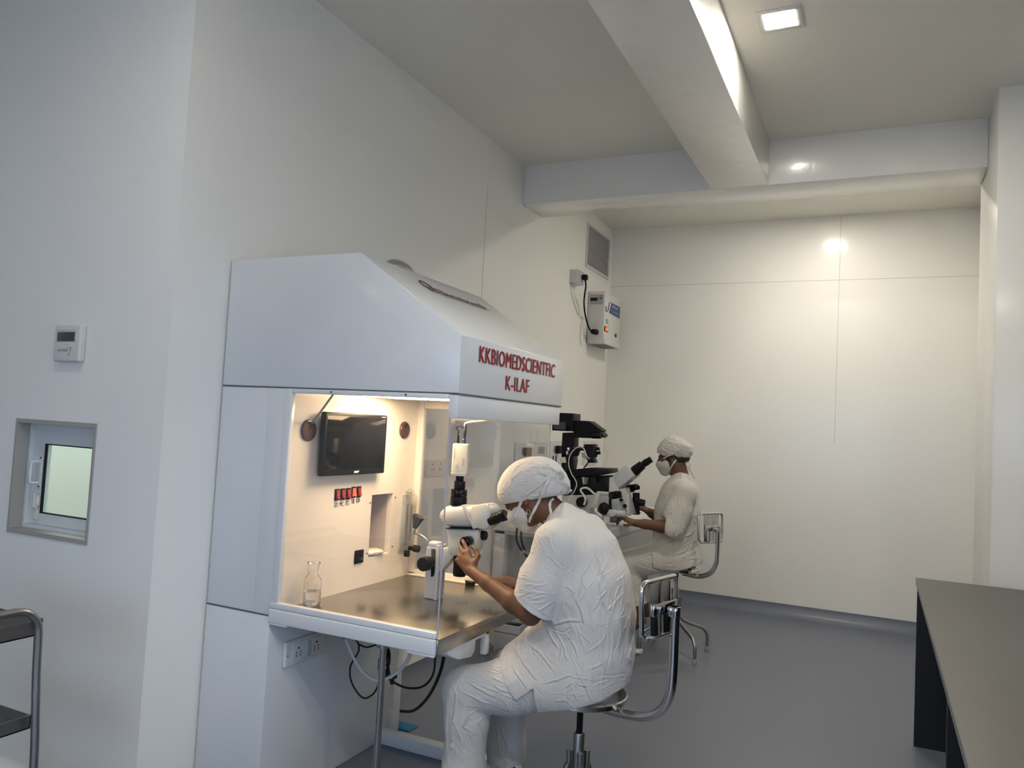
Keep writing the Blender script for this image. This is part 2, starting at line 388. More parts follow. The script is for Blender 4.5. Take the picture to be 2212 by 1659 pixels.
# anteroom strip at the right of the pane, its daylight put in as glow
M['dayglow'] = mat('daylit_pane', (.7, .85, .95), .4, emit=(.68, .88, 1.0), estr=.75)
q_ = at(181, 1040, Y=3.97).x
struct(build('window_4', MB().box(q_, q_+.5, 3.97, 3.998, .3, 2.2), M['dayglow']))

# ---- ceiling lights
def downlight(x, y, z, label, cat='ceiling light', em='emit'):
    r = thing('ceiling_light', label, cat, (x, y, z), 0, 'recessed square ceiling lights')
    f = MB(); o, i = .098, .07
    f.box(x-o, x+o, y-o, y-i, z-.006, z+.002, .002); f.box(x-o, x+o, y+i, y+o, z-.006, z+.002, .002)
    f.box(x-o, x-i, y-i, y+i, z-.0058, z+.002, .002); f.box(x+i, x+o, y-i, y+i, z-.0058, z+.002, .002)
    build('light_frame', f, M['white'], r)
    build('diffuser', MB().box(x-i, x+i, y-i, y+i, z-.004, z+.001), M[em], r)
    return r
downlight(-0.455, 3.59, ZC, 'square recessed ceiling light with white frame, glowing right of the long ceiling beam')
downlight(-0.437, 6.13, ZC2, 'square recessed ceiling light beyond the cross beam, near the back wall')
downlight(-0.455, 0.55, ZC, 'square recessed ceiling light above and in front of the dark bench')
downlight(-1.5, -0.95, ZC, 'square recessed ceiling light behind the trolley, left of the long beam', em='emit_left')
downlight(-1.78, 0.95, ZC, 'square recessed ceiling light in the left bay, above and before the cabinet', em='emit_mid')
downlight(1.45, 0.1, ZC, 'unseen square ceiling light added in the right bay to brighten the cabinet front', em='fill_right')  # added lamp out of view, lightens hood front and left wall
downlight(-3.5, -0.95, ZC, 'square recessed ceiling light at the far left, behind the trolley', em='emit_left')

# ---- daylight through the window behind the camera
def area(name, loc, rot, sx, sy, power, col):
    l = bpy.data.lights.new(name, 'AREA'); l.shape = 'RECTANGLE'; l.size = sx; l.size_y = sy; l.energy = power; l.color = col
    o = bpy.data.objects.new(name, l); C.objects.link(o); o.location = loc; o.rotation_euler = rot; return o
area('window_daylight', ((wx0+wx1)/2, -2.94, (wz0+wz1)/2), (PI/2-math.radians(16), 0, 0), wx1-wx0, wz1-wz0, WINDOW*22, (0.48, 0.66, 1.0)).data.spread = math.radians(125)
area('side_fill', (2.19, (wy0+wy1)/2, (wz0+wz1)/2), (0, PI/2-math.radians(24), 0), wz1-wz0, wy1-wy0, FILL_R*22, (0.50, 0.68, 1.0)).data.spread = math.radians(120)  # added fill from an unseen side window, for surfaces facing right
area('anteroom_lamp', (-4.6, 3.0, 3.25), (0, 0, 0), 1.0, 0.5, BACKROOM*12.5, (0.93, 1.0, 0.98))
f = MB(); f.box(wx0-.06, wx1+.06, -2.955, -2.93, wz0-.06, wz0, .004); f.box(wx0-.06, wx1+.06, -2.955, -2.93, wz1, wz1+.06, .004)
f.box(wx0-.06, wx0, -2.955, -2.93, wz0, wz1, .004); f.box(wx1, wx1+.06, -2.955, -2.93, wz0, wz1, .004)
w2 = struct(build('window_2', f, M['pvc']))
f = MB(); f.box(2.185, 2.205, wy0-.06, wy1+.06, wz0-.06, wz0); f.box(2.185, 2.205, wy0-.06, wy1+.06, wz1, wz1+.06)
f.box(2.185, 2.205, wy0-.06, wy0, wz0, wz1); f.box(2.185, 2.205, wy1, wy1+.06, wz0, wz1)
struct(build('fill_window', f, M['pvc']))  # frame around the added side fill
# small blue-lit observation window in the right wall behind the column (mirrored in the monitor)
w3 = struct(build('window_3', MB().box(.705, .725, 5.75, 6.65, 1.30, 1.36, .003).box(.705, .725, 5.75, 6.65, 1.66, 1.72, .003).box(.705, .725, 5.75, 5.81, 1.30, 1.72, .003).box(.705, .725, 6.59, 6.65, 1.30, 1.72, .003), M['pvc']))
M['bluewin'] = mat('blue_lit_pane', (.2, .3, .5), .2, emit=(.35, .5, .9), estr=1.0)
build('window_pane', MB().box(.712, .719, 5.8, 6.6, 1.35, 1.67), M['bluewin'], w3)

# ================================================================ WALL THINGS
# remote controller on the left wall
x0, x1, z0, z1 = -3.035, -2.872, 1.665, 1.812
t_ = thing('wall_controller', 'white wall controller with small dark display above the pass-through window', 'controller', ((x0+x1)/2, YC, (z0+z1)/2))
build('housing', MB().box(x0, x1-.004, YC-.03, YC, z0, z1, .008, 3), M['white'], t_)
build('display', MB().box(x0+.022, x1-.035, YC-.0315, YC-.028, z1-.066, z1-.028, .001), M['lcd'], t_)
b = MB(); b.box(x0+.016, x1-.028, YC-.0308, YC-.029, z1-.069, z1-.018, .001); b.box(x0+.075, x0+.095, YC-.031, YC-.029, z1-.08, z1-.0765)
build('bezel', b, M['lightgrey'], t_)
text('lettering', 'AKABISHI', M['greyplastic'], t_, (x0+.03, YC-.03, z0+.04), (1, 0, 0), (0, 0, 1), .010, .062, bold=.02)
b = MB().ribbon([(x0+.086, YC-.031, z0+.056), (x0+.112, YC-.031, z0+.056), (x0+.102, YC-.031, z0+.03), (x0+.094, YC-.031, z0+.025)], .0025, .001, (0, 0, 1), 0)
build('logo_mark', b, M['greyplastic'], t_)

# return-air grille high on the left wall
v0, v1, zt, zb = 6.44, 7.08, 3.365, 2.965
t_ = thing('air_grille', 'white louvred air grille high on the left wall beside the back corner', 'air vent', (XW, (v0+v1)/2, (zt+zb)/2))
b = MB(); f = .022
b.box(XW, XW+.012, v0, v1, zt-f, zt, .003); b.box(XW, XW+.012, v0, v1, zb, zb+f, .003); b.box(XW, XW+.0118, v0, v0+f, zb+f, zt-f); b.box(XW, XW+.0118, v1-f, v1, zb+f, zt-f)
build('frame', b, M['white'], t_)
build('backing', MB().box(XW, XW+.002, v0+.02, v1-.02, zb+.02, zt-.02), M['black'], t_)
n = 27
for i in range(n):
    z = zb+f+(zt-zb-2*f)*(i+.5)/n
    q = MB().box(-.0045, .0045, v0+f, v1-f, -.0026, .0026); 
    mt = Matrix.Translation((XW+.007, 0, z)) @ Matrix.Rotation(math.radians(25), 4, 'Y'); q.v = [tuple(mt @ Vector(p)) for p in q.v]
    build('louvre', q, M['white'], t_)

# socket box and plug
p = at(1231, 585, X=XW)
t_ = thing('socket_box', 'white surface socket box with a black plug, above the purifier on the left wall', 'socket', (XW, 6.15, 2.80))
build('housing', MB().box(XW, XW+.075, 6.09, 6.235, 2.745, 2.862, .004), M['white'], t_)
build('faceplate', MB().box(XW+.074, XW+.08, 6.10, 6.225, 2.752, 2.855, .002), M['palegrey'], t_)
pl = thing('power_cord', 'black plug and cord running from the socket box to the side of the purifier', 'cord', (XW+.08, 6.18, 2.8))
build('plug', MB().box(XW+.081, XW+.125, 6.155, 6.205, 2.785, 2.83, .008), M['rubber'], pl)
a = Vector((XW+.105, 6.18, 2.79)); e = Vector((-2.32, 6.545, 2.37))
build('cable', MB().tube([a, (XW+.11, 6.19, 2.73), (XW+.06, 6.3, 2.62), (XW+.04, 6.4, 2.52), (-2.36, 6.46, 2.43), (-2.34, 6.49, 2.385), e], .0075, 8), M['rubber'], pl)
build('plug', MB().cyl((-2.335, 6.50, 2.385), (-2.31, 6.556, 2.385), .022, .026, bev=.005), M['rubber'], pl)
tag(build('thin_wire', MB().tube([(XW+.01, 6.12, 2.745), (XW+.006, 6.13, 2.68), (XW+.006, 6.22, 2.58), (XW+.006, 6.36, 2.50), (XW+.01, 6.43, 2.50), (XW+.006, 6.40, 2.42), (XW+.006, 6.40, 2.30), (XW+.006, 6.44, 2.255)], .003, 6), M['white']),
    'thin white wire drooping down the left wall below the socket box', 'wire')

# air purifier
Y0, Y1, XF = 6.56, 7.03, -2.247
t_ = thing('air_purifier', 'white wall-mounted air purifier with blue label in the back left corner', 'air purifier', (XW, 6.8, 2.5))
zt, zk, zb = 2.757, 2.40, 2.285
prof = [(XW+.004, zt), (XF, zt), (XF, zk), (XF+.02, zb), (XW+.02, zb-.0), (XW+.004, zk)]
prof = [(XW+.004, zt), (XF, zt), (XF-.004, zk), (XF+.012, zb), (XW+.012, zb), (XW+.004, zk)]
b = MB(); b.prism(prof[::-1], Y0, Y1, 'y', .004); build('housing', b, M['white'], t_)
M['sticker'] = mat('silver_sticker', (0.42, 0.42, 0.40), .35)
build('control_label', MB().box(XW+.018, XF-.018, Y0-.0015, Y0, zt-.118, zt-.03), M['sticker'], t_)
build('display', MB().box(XW+.024, XW+.092, Y0-.003, Y0-.001, zt-.088, zt-.058), M['blackgloss'], t_)
b = MB(); b.box(XF-.055, XF-.022, Y0-.004, Y0-.001, zt-.068, zt-.058); b.box(XF-.05, XF-.042, Y0-.003, Y0-.001, zt-.045, zt-.038); b.box(XF-.034, XF-.026, Y0-.003, Y0-.001, zt-.045, zt-.038)
build('buttons', b, M['darksteel'], t_)
text('lettering', 'AIR PURIFIER', M['greyplastic'], t_, (XW+.03, Y0-.0015, zt-.113), (1, 0, 0), (0, 0, 1), .008, .10)
b = MB().prism([(Y0+.13, zt-.175), (Y0+.19, zt-.075), (Y1-.03, zt-.075), (Y1-.03, zt-.185)], XF-.001, XF+.0015, 'x'); build('blue_label', b, M['blue'], t_)
text('lettering', 'FRESH AIR', M['white'], t_, (XF+.0015, Y0+.21, zt-.115), (0, 1, 0), (0, 0, 1), .022, .16, bold=.02)
text('lettering', 'AIR PURIFIER', M['white'], t_, (XF+.0015, Y0+.23, zt-.155), (0, 1, 0), (0, 0, 1), .010, .17)
b = MB().tube([(XF+.001, Y0+.03, zt-.13), (XF+.001, Y0+.045, zt-.175), (XF+.001, Y0+.09, zt-.16), (XF+.001, Y0+.12, zt-.09), (XF+.001, Y0+.16, zt-.075)], .004, 6); build('blue_stripe', b, M['blue'], t_)
b = MB().box(XF-.006, XF+.003, Y0+.02, Y0+.11, zk-.0, zk+.045); build('switch_housing', b, M['black'], t_)
build('switch_rocker', MB().box(XF, XF+.009, Y0+.035, Y0+.085, zk+.006, zk+.038, .002), M['redlit'], t_)
build('knob', MB().box(XF-.006, XF+.01, Y0+.06, Y0+.10, zk+.075, zk+.115, .005), M['lightgrey'], t_)
build('lock', MB().cyl((XF-.006, Y1-.12, zk-.0), (XF+.006, Y1-.12, zk), .018), M['darksteel'], t_)
b = MB()
for i in range(9): b.box(XW+.03, XF-.01, Y0+.05+i*.042, Y0+.065+i*.042, zb-.004, zb+.002)
b.box(XW+.025, XW+.03, Y0+.04, Y1-.04, zb-.004, zb+.002); b.box(XF-.01, XF-.005, Y0+.04, Y1-.04, zb-.004, zb+.002)
build('outlet_grille', b, M['greyplastic'], t_)

# ================================================================ DARK BENCH (right)
t_ = thing('lab_bench', 'dark grey topped bench with black end panels at the right, in front of the column', 'bench', (.7, 3.0, 0))
bx0, bx1, by0, by1, bz = .189, 1.15, -.2, 4.556, .837
build('worktop', MB().box(bx0, bx1, by0, by1, bz-.026, bz, .0015), [M['wood']], t_)
build('edge_band', MB().box(bx0-.002, bx0+.001, by0, by1-.01, bz-.026, bz-.0015), M['laminedge'], t_)
build('end_panel', MB().box(bx0+.006, bx1, by1-.03, by1-.004, 0, bz-.026), M['blacklam'], t_)
for y in (2.62, .9):
    build('divider_panel', MB().box(bx0+.008, bx1, y, y+.026, 0, bz-.026), M['blacklam'], t_)
build('back_panel', MB().box(bx1-.03, bx1, by0, by1, 0, bz-.026), M['blacklam'], t_)

# ================================================================ STEEL TROLLEY (left)
trolley = t_ = thing('steel_trolley', 'stainless steel trolley with raised-edge trays and tube frame at the left edge', 'trolley', (-2.55, 1.3, 0))
tx0, tx1, ty0, ty1 = -2.83, -2.335, .95, 1.60
for (z0, z1) in ((.775, .822), (.492, .533), (.2, .24)):
    b = MB(); b.box(tx0, tx1-.01, ty0, ty1, z0, z0+.004)
    b.box(tx1-.013, tx1-.01, ty0, ty1, z0, z1); b.box(tx0, tx0+.003, ty0, ty1, z0, z1); b.box(tx0, tx1-.01, ty1-.003, ty1, z0, z1); b.box(tx0, tx1-.01, ty0, ty0+.003, z0, z1)
    build('tray', b, M['dullsteel'], t_)
for x, sx_ in ((tx1-.002, 1), (tx0-.012, 0)):
    b = MB(); z = .862; r = .075
    ya, yb = ty1-.005, ty0
    path = [(x+.05*sx_, ya, .09), (x+.028*sx_, ya, .45), (x+.006*sx_, ya, z-r-.12)]
    path += [(x, ya-r+r*math.cos(t_*PI/12), z-r+r*math.sin(t_*PI/12)) for t_ in range(7)] + [(x, yb+r-r*math.sin(t_*PI/12), z-r+r*math.cos(t_*PI/12)) for t_ in range(7)]
    path += [(x, yb, .45), (x, yb, .09)]
    b.tube(path, .0125, 14, 0)
    build('tube_frame', b, M['dullsteel'], trolley)
for x in (tx1-.002, tx0-.012):
    for y in (ty0, ty1-.005):
        b = MB().cyl((x-.012, y, .04), (x+.012, y, .04), .04); b.box(x-.015, x+.015, y-.012, y+.012, .04, .1, .003)
        build('castor', b, M['rubber'], t_)
b = MB().box(tx0, tx1-.006, ty1-.002, ty1+.010, .812, .826, .002); build('rim_bar', b, M['darksteel'], t_)
# ================================================================ LAMINAR FLOW CABINET
CY0, CY1 = 2.324, 3.28
XI = -2.04           # lining with the monitor
XT = -1.335          # front edge of the worktop
ZT = 0.757
cab = thing('laminar_flow_cabinet', 'white laminar flow cabinet with glass sides, lit inside, against the left wall', 'laminar flow cabinet', (-2.2, 2.8, 0))
seam = .002
b = MB(); b.box(XW+.01, -2.071, CY0, CY1, .0, .733, .004); build('base_cabinet', b, M['cab'], cab)
ry0, ry1, rz0, rz1 = 2.892, 3.058, .885, 1.162      # pass hatch in the lining
b = MB(); b.box(XW+.01, XI-.12, CY0+.002, CY1, .737, 1.602, .003); b.box(XI-.121, XI-.03, CY0+.002, ry0-.004, .737, 1.602, .002)
b.box(XI-.121, XI-.03, ry1+.004, CY1, .737, 1.602, .002); b.box(XI-.121, XI-.03, ry0-.01, ry1+.01, rz1+.004, 1.602); b.box(XI-.121, XI-.03, ry0-.01, ry1+.01, .737, rz0-.004)
build('rear_housing', b, M['cab'], cab)
b = MB(); b.box(XI-.030, XI, CY0+.012, ry0, .737, 1.602); b.box(XI-.030, XI, ry1, CY1-.004, .737, 1.602); b.box(XI-.030, XI, ry0, ry1, rz1, 1.602); b.box(XI-.030, XI, ry0, ry1, .737, rz0)
build('lining_panel', b, M['inner'], cab)
prof = [(XW+.01, 1.606), (XW+.01, 2.116), (-1.757, 2.117), (-1.309, 1.809), (-1.307, 1.604)]
b = MB(); b.prism(prof, CY0, CY1, 'y', .004); build('hood', b, M['cab'], cab)
b = MB(); b.box(-1.345, -1.309, CY0+.001, CY1-.012, 1.519, 1.600, .003); build('front_fascia', b, M['cab'], cab)
b = MB(); b.box(XI-.01, -1.34, CY0+.004, CY1-.004, 1.5995, 1.608); build('inner_ceiling', b, M['inner'], cab)
b = MB(); b.box(-1.98, -1.62, 2.66, 2.92, 1.5965, 1.5996, .0005); build('lamp', b, M['hoodlamp'], cab)
# scuffed seams
for bb in ((XW+.012, -2.073, CY0-.0006, CY0+.004, .7325, .7375), (XW+.012, -1.31, CY0-.0005, CY0+.004, 1.602, 1.6065), (-1.3105, -1.3065, CY0+.002, CY1, 1.600, 1.6045)):
    build('joint_line', MB().box(*bb), M['cabdirt'], cab)
# side frames and glass, near and far
def side(y, sg, mframe):
    g = MB().box(XI-.0, -1.343, y-.003, y+.003, .775, 1.588); p = build('side_glass', g, M['glass'], cab)
    f = MB(); f.box(XI-.03, XI+.002, y-.012, y+.012, .775, 1.602, .004); build('side_post', f, mframe, cab)
    f = MB(); f.box(XI+.0025, -1.345, y-.0125, y+.012, 1.584, 1.6012, .003)
    build('upper_clamp', f, mframe, cab)
    f = MB(); f.box(XI-.031, -1.342, y-.0145, y+.0125, .7655, .788, .004)
    for x in (-1.94, -1.5): f.cyl((x, y-.017, .779), (x, y-.012, .779), .004)
    build('lower_clamp', f, mframe, cab)
side(CY0+.010, -1, M['cab'])
yf = CY1-.04
build('side_glass', MB().box(XI+.02, -1.343, yf-.003, yf+.003, .775, 1.588), M['glass_far'], cab)
build('side_post', MB().box(XI, XI+.036, yf-.012, yf+.02, .775, 1.602, .003), M['inner'], cab)
build('upper_clamp', MB().box(XI+.0365, -1.345, yf-.012, yf+.012, 1.566, 1.600, .003), M['inner'], cab)
build('lower_clamp', MB().box(XI+.0365, -1.342, yf-.014, yf+.012, .766, .794, .003), M['inner'], cab)
for y in (CY0+.010, yf): build('glass_edge', MB().box(-1.3435, -1.3405, y-.0035, y+.0035, .78, 1.52), M['glassedge'], cab)
for x in (-1.85, -1.52): build('screw', MB().cyl((x, CY0-.0035, 1.593), (x, CY0, 1.593), .004), M['darksteel'], cab)
# worktop
b = MB(); b.box(XI-.001, XT, CY0+.006, CY1, .709, ZT+.006, .004); build('worktop', b, M['steel'], cab)
b = MB(); b.box(-2.071, XT-.004, CY0-.012, CY0+.0055, .712, .765, .006, 3); b.box(-2.069, -1.98, CY0-.010, CY0+.004, .706, .715, .003); b.box(-1.45, XT-.006, CY0-.010, CY0+.004, .705, .715, .003)
build('side_rail', b, M['cab'], cab)
ZT = .763
b = MB(); b.box(XI, -1.36, CY1-.07, CY1-.03, ZT, ZT+.008, .002); build('skirting', b, M['inner'], cab)
# steel pole
p = at(805, 1392, Z=.71); xp = -1.575
b = MB().cyl((xp, 2.36, .02), (xp, 2.36, .70), .0125, n=20); b.cyl((xp, 2.36, .694), (xp, 2.36, .709), .024); b.cyl((xp, 2.36, .0), (xp, 2.36, .02), .02)
build('leg', b, M['dullsteel'], cab)
# base rail on the floor
for y in (3.10, 2.44):
    b = MB().box(-2.071, -1.36, y, y+.06, 0, .055, .004); build('foot_rail', b, M['cab'], cab)
# white bracket box under the front edge
b = MB(); pr = [(2.42, .709), (2.42, .69), (2.5, .655), (2.6, .64), (2.625, .655), (2.63, .709)]
b.prism(pr, -1.50, -1.345, 'x', .003); build('under_box', b, M['cab'], cab)
b = MB(); b.box(-1.49, -1.345, 2.63, 2.74, .695, .709, .003); b.box(-1.37, -1.345, 2.715, 2.745, .62, .709, .003)
build('bracket', b, M['cab'], cab)
# lettering on the front and slope
nrm = (0, 1, 0)
def fr_text(s, y0, z0, h, wd): return text('lettering', s, M['red'], cab, (-1.3065, y0, z0), (0, 1, 0), (0, 0, 1), h, wd, bold=.0, lift=.0004, spacing=1.08, double=.0046)
a = at(1034, 782, X=-1.307); c = at(1197, 815, X=-1.307); a2 = at(1034, 746, X=-1.307)
fr_text('KKBIOMEDSCIENTFIC', a.y, a.z, a2.z-a.z, c.y-a.y)
a = at(1091, 842, X=-1.307); c = at(1141, 848, X=-1.307); a2 = at(1093, 811, X=-1.307)
fr_text('K-ILAF', a.y, a.z, a2.z-a.z, c.y-a.y)
# slope: text along +Y, up the slope
d = Vector((-1.757+1.309, 0, 2.117-1.809)).normalized()
def onslope(x, y):
    r_ = RT*((x-1106)/F_PX) - UP*((y-829.5)/F_PX) + FW; n_ = Vector((0, 1, 0)).cross(d); return Vector((0, 0, CAM_H)) + r_*((Vector((-1.309, 0, 1.809))-Vector((0, 0, CAM_H))).dot(n_)/r_.dot(n_))
o = onslope(936, 632); e = onslope(1050, 668)
text('lettering', 'KKBiomedscientific', M['brown'], cab, (o.x, o.y, o.z), (0, 1, 0), d, .050, e.y-o.y, bold=.0, lift=.0045, double=.002)
b = MB(); o2 = onslope(920, 619)
b.tube([o2 + Vector((0, math.cos(t)*.036, 0)) + d*math.sin(t)*.034 for t in np.linspace(0, 2*PI, 17)[:-1]], .0025, 5, 2, closed=True)
nn = Vector((0, 1, 0)).cross(d)*.0052; b.v = [tuple(Vector(p)+nn) for p in b.v]; build('logo_ring', b, M['brown'], cab)
# duct collar on the roof
b = MB(); b.box(-1.95, -1.80, 2.62, 2.74, 2.114, 2.135, .004); b.tube([(-1.9, 2.70, 2.12), (-1.9, 2.74, 2.15), (-1.9, 2.82, 2.15), (-1.9, 2.90, 2.115)], [.035, .04, .04, .035], 18, 6)
build('duct_collar', b, M['chrome'], cab)

# grommets
def grommet(y, z, r, rot):
    g = MB().lathe([(r, 0), (r, .006), (r*.93, .010), (r*.80, .011), (r*.78, .006), (0.0001, .006)], (XI, y, z), (1, 0, 0), 36)
    o = build('cable_grommet', g, M['brownpl'], cab)
    q = MB().prism([(y+math.cos(a)*r*.74*s_, z+math.sin(a)*r*.74*s_) for s_, a in ((0.15, rot), (1, rot-.42), (1, rot), (1, rot+.42))], XI+.004, XI+.0075, 'x')
    build('grommet_slot', q, M['rubber'], o)
grommet(2.432, 1.443, .043, math.radians(62)); grommet(3.118, 1.457, .040, math.radians(75))
tag(build('grey_cable', MB().tube([(XI+.004, 2.445, 1.47), at(690, 893, X=XI+.09), at(719, 853, X=XI+.17)], .0042, 8, 6), M['greyplastic']),
    'grey cable slanting up from the left grommet to the cabinet ceiling', 'cable')
# switches
labels = ['LED', 'MIC', 'HSTG', 'TUBE', 'FLOW']
for i in range(5):
    y = 2.640+i*.0375; z = 1.178 + (.004 if i > 2 else 0)
    s_ = build('rocker_switch', MB().box(XI-.001, XI+.004, y-.0155, y+.0155, z-.024, z+.024, .0015), M['black'], cab, 'lit red rocker switch' if i == 3 else None)
    q = MB(); q.prism([(XI+.002, z-.018), (XI+.014, z-.015), (XI+.009, z), (XI+.005, z+.018), (XI+.002, z+.018)], y-.0085, y+.0085, 'y')
    build('rocker', q, M['redlit' if i == 3 else 'redsw'], s_)
    text('switch_label', labels[i], M['black'], cab, (XI, y-.013, z-.052+.001*i), (0, 1, 0), (0, 0, 1), .018, .026, bold=.0, lift=.0004)
# display gadget
g = build('panel_gauge', MB().box(XI, XI+.007, 2.787, 2.850, .870, .928, .003), M['black'], cab)
build('gauge_window', MB().box(XI+.006, XI+.0085, 2.797, 2.841, .878, .920, .001), M['blackgloss'], g)
# recess with crumpled cloth (opening framed in the lining)
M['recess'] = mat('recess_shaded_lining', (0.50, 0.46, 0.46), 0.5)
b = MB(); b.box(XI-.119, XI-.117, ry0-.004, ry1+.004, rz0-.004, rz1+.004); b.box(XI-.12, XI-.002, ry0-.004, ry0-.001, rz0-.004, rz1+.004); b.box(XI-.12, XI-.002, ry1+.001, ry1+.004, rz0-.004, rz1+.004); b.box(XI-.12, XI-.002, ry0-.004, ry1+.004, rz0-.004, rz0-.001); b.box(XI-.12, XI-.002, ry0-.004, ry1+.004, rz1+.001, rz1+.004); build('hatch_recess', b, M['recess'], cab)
for (y, z) in ((ry0-.012, 1.128), (ry0-.012, .905), (ry1+.02, 1.14), (ry1+.02, .912)): build('screw', MB().cyl((XI, y, z), (XI+.003, y, z), .0035, n=12), M['darksteel'], cab)
# flow meter
fm = build('flow_meter', MB().box(XI, XI+.008, 3.128, 3.208, .885, 1.150, .002), M['palegrey'], cab, label='clear tube flow meter on white backing')
b = MB(); b.box(XI+.006, XI+.045, 3.130, 3.206, 1.105, 1.150, .004); b.box(XI+.006, XI+.045, 3.130, 3.206, .885, .915, .004); b.cyl((XI+.026, 3.15, .915), (XI+.026, 3.15, 1.105), .0085); b.cyl((XI+.026, 3.185, .915), (XI+.026, 3.185, 1.105), .0085)
b.box(XI+.04, XI+.044, 3.175, 3.200, .915, 1.105); build('clear_tube', b, M['clear'], fm)
b = MB(); b.cyl((XI+.026, 3.15, .93), (XI+.026, 3.15, 1.10), .003); b.cyl((XI+.026, 3.185, .93), (XI+.026, 3.185, 1.10), .003); b.box(XI+.012, XI+.04, 3.146, 3.154, 1.155, 1.165)
build('inner_rod', b, M['chrome'], fm)
b = MB()
for k in range(15): b.box(XI+.0442, XI+.0448, 3.182-(.006 if k % 5 == 0 else 0), 3.196, .925+k*.012, .9262+k*.012)
build('scale_marks', b, M['black'], fm)
b = MB(); b.cyl((XI+.02, 3.19, .895), (XI+.05, 3.195, .895), .010); b.cyl((XI+.045, 3.194, .895), (XI+.075, 3.198, .895), .017, bev=.003); build('valve_knob', b, M['rubber'], fm)
b = MB(); b.cyl((XI+.026, 3.167, .858), (XI+.026, 3.167, .886), .014, bev=.003); build('valve_foot', b, M['rubber'], fm)
b = MB(); b.lathe([(.020, 0), (.022, .005), (.022, .02), (.014, .024), (.012, .03)], (XI+.026, 3.167, 1.148), (0, 0, 1)); build('valve_cap', b, M['clear'], fm)

# socket plate below the worktop
sp = build('socket_plate', MB().box(-2.071, -2.052, 2.405, 2.643, .520, .618, .006, 3), M['white'], cab)
build('socket_insert', MB().box(-2.055, -2.049, 2.44, 2.615, .532, .606, .002), M['white'], sp)
build('switch_rocker', MB().box(-2.052, -2.044, 2.522, 2.548, .540, .598, .002), M['palegrey'], sp)
for yc in (2.477, 2.585):
    b = MB()
    b.box(-2.0495, -2.0485, yc-.004, yc+.004, .580, .588)
    for dy in (-.012, .012):
        for z in (.555, .567): b.box(-2.0495, -2.0485, yc+dy-.0018, yc+dy+.0018, z-.004, z+.004)
    build('socket_holes', b, M['rubber'], sp)
build('screw', MB().cyl((-2.052, 2.417, .565), (-2.050, 2.417, .565), .004), M['chrome'], sp)

# ================================================================ MONITOR
mo = thing('flat_monitor', 'black flat monitor mounted on the back lining of the cabinet', 'monitor', (XI, 2.69, 1.39))
mx = -1.995
tl = MB(); y0, y1, z0, z1 = 2.476, 2.912, 1.262, 1.520
build('housing', MB().box(mx-.026, mx, y0+.004, y1, z0, z1, .006, 3), M['black'], mo)
build('screen', MB().box(mx-.004, mx+.0006, y0+.016, y1-.016, z0+.027, z1-.014, .0004), M['screen'], mo)
build('mount', MB().box(XI, mx-.024, 2.62, 2.77, 1.33, 1.45), M['black'], mo)
text('lettering', 'acer', M['white'], mo, (mx, 2.688, z0+.008), (0, 1, 0), (0, 0, 1), .009, .036, bold=.05, shear=.3, lift=.0003)
text('lettering', 'P166HQL', M['lightgrey'], mo, (mx, y1-.045, z1-.011), (0, 1, 0), (0, 0, 1), .004, .03, lift=.0003)

# ================================================================ BOTTLE
bo = thing('glass_bottle', 'clear glass reagent bottle half full of water at the left of the worktop', 'bottle', (-2.0, 2.46, ZT))
bx, by = -1.985, 2.455
M['bottle'] = mat('clear_glass', (1, 1, 1), 0.01, trans=1.0, ior=1.46)
M['water'] = mat('water', (0.97, 0.98, 1), 0.0, trans=1.0, ior=1.33)
R_ = .0345
outer = [(.0001, .0), (R_-.006, .0), (R_, .006), (R_, .092), (R_-.002, .102), (R_-.012, .116), (.0175, .121), (.0185, .126), (.0225, .158), (.0265, .162), (.0265, .167), (.022, .169)]
inner = [(.0165, .168), (.0155, .125), (R_-.013, .114), (R_-.0045, .100), (R_-.0025, .09), (R_-.0025, .008), (R_-.007, .004), (.0001, .004)]
build('glass_body', MB().lathe(outer+inner, (bx, by, ZT+.0005), (0, 0, 1), 48, cap=False), M['bottle'], bo)
build('water', MB().lathe([(.0001, .0045), (R_-.0075, .0045), (R_-.0028, .0085), (R_-.0028, .056), (.0001, .056)], (bx, by, ZT+.0005), (0, 0, 1), 48, cap=False), M['water'], bo)
M['printblue'] = mat('faded_purple_print', (0.25, 0.20, 0.36), .5)
vd = Vector((-bx, -by, 0)).normalized(); rt_ = Vector((0, 0, 1)).cross(vd).normalized()
q = Vector((bx, by, ZT+.022)) + vd*(R_+.0006)
text('printed_label', 'BOROSIL', M['printblue'], bo, q - rt_*.016, rt_, (0, 0, 1), .007, .032, bold=.02)
# petri dish
M['dish'] = glass('dish_glass', (.985, .985, .985), .5)
pt = at(997, 1301, Z=ZT)
tag(build('petri_dish', MB().lathe([(.0001, .0), (.028, .0), (.0285, .001), (.0285, .007), (.0275, .007), (.0265, .002), (.0001, .002)], (pt.x, pt.y, ZT+.0005), (0, 0, 1), 40, cap=False), M['dish']),
    'small clear petri dish lying flat on the steel worktop', 'petri dish')
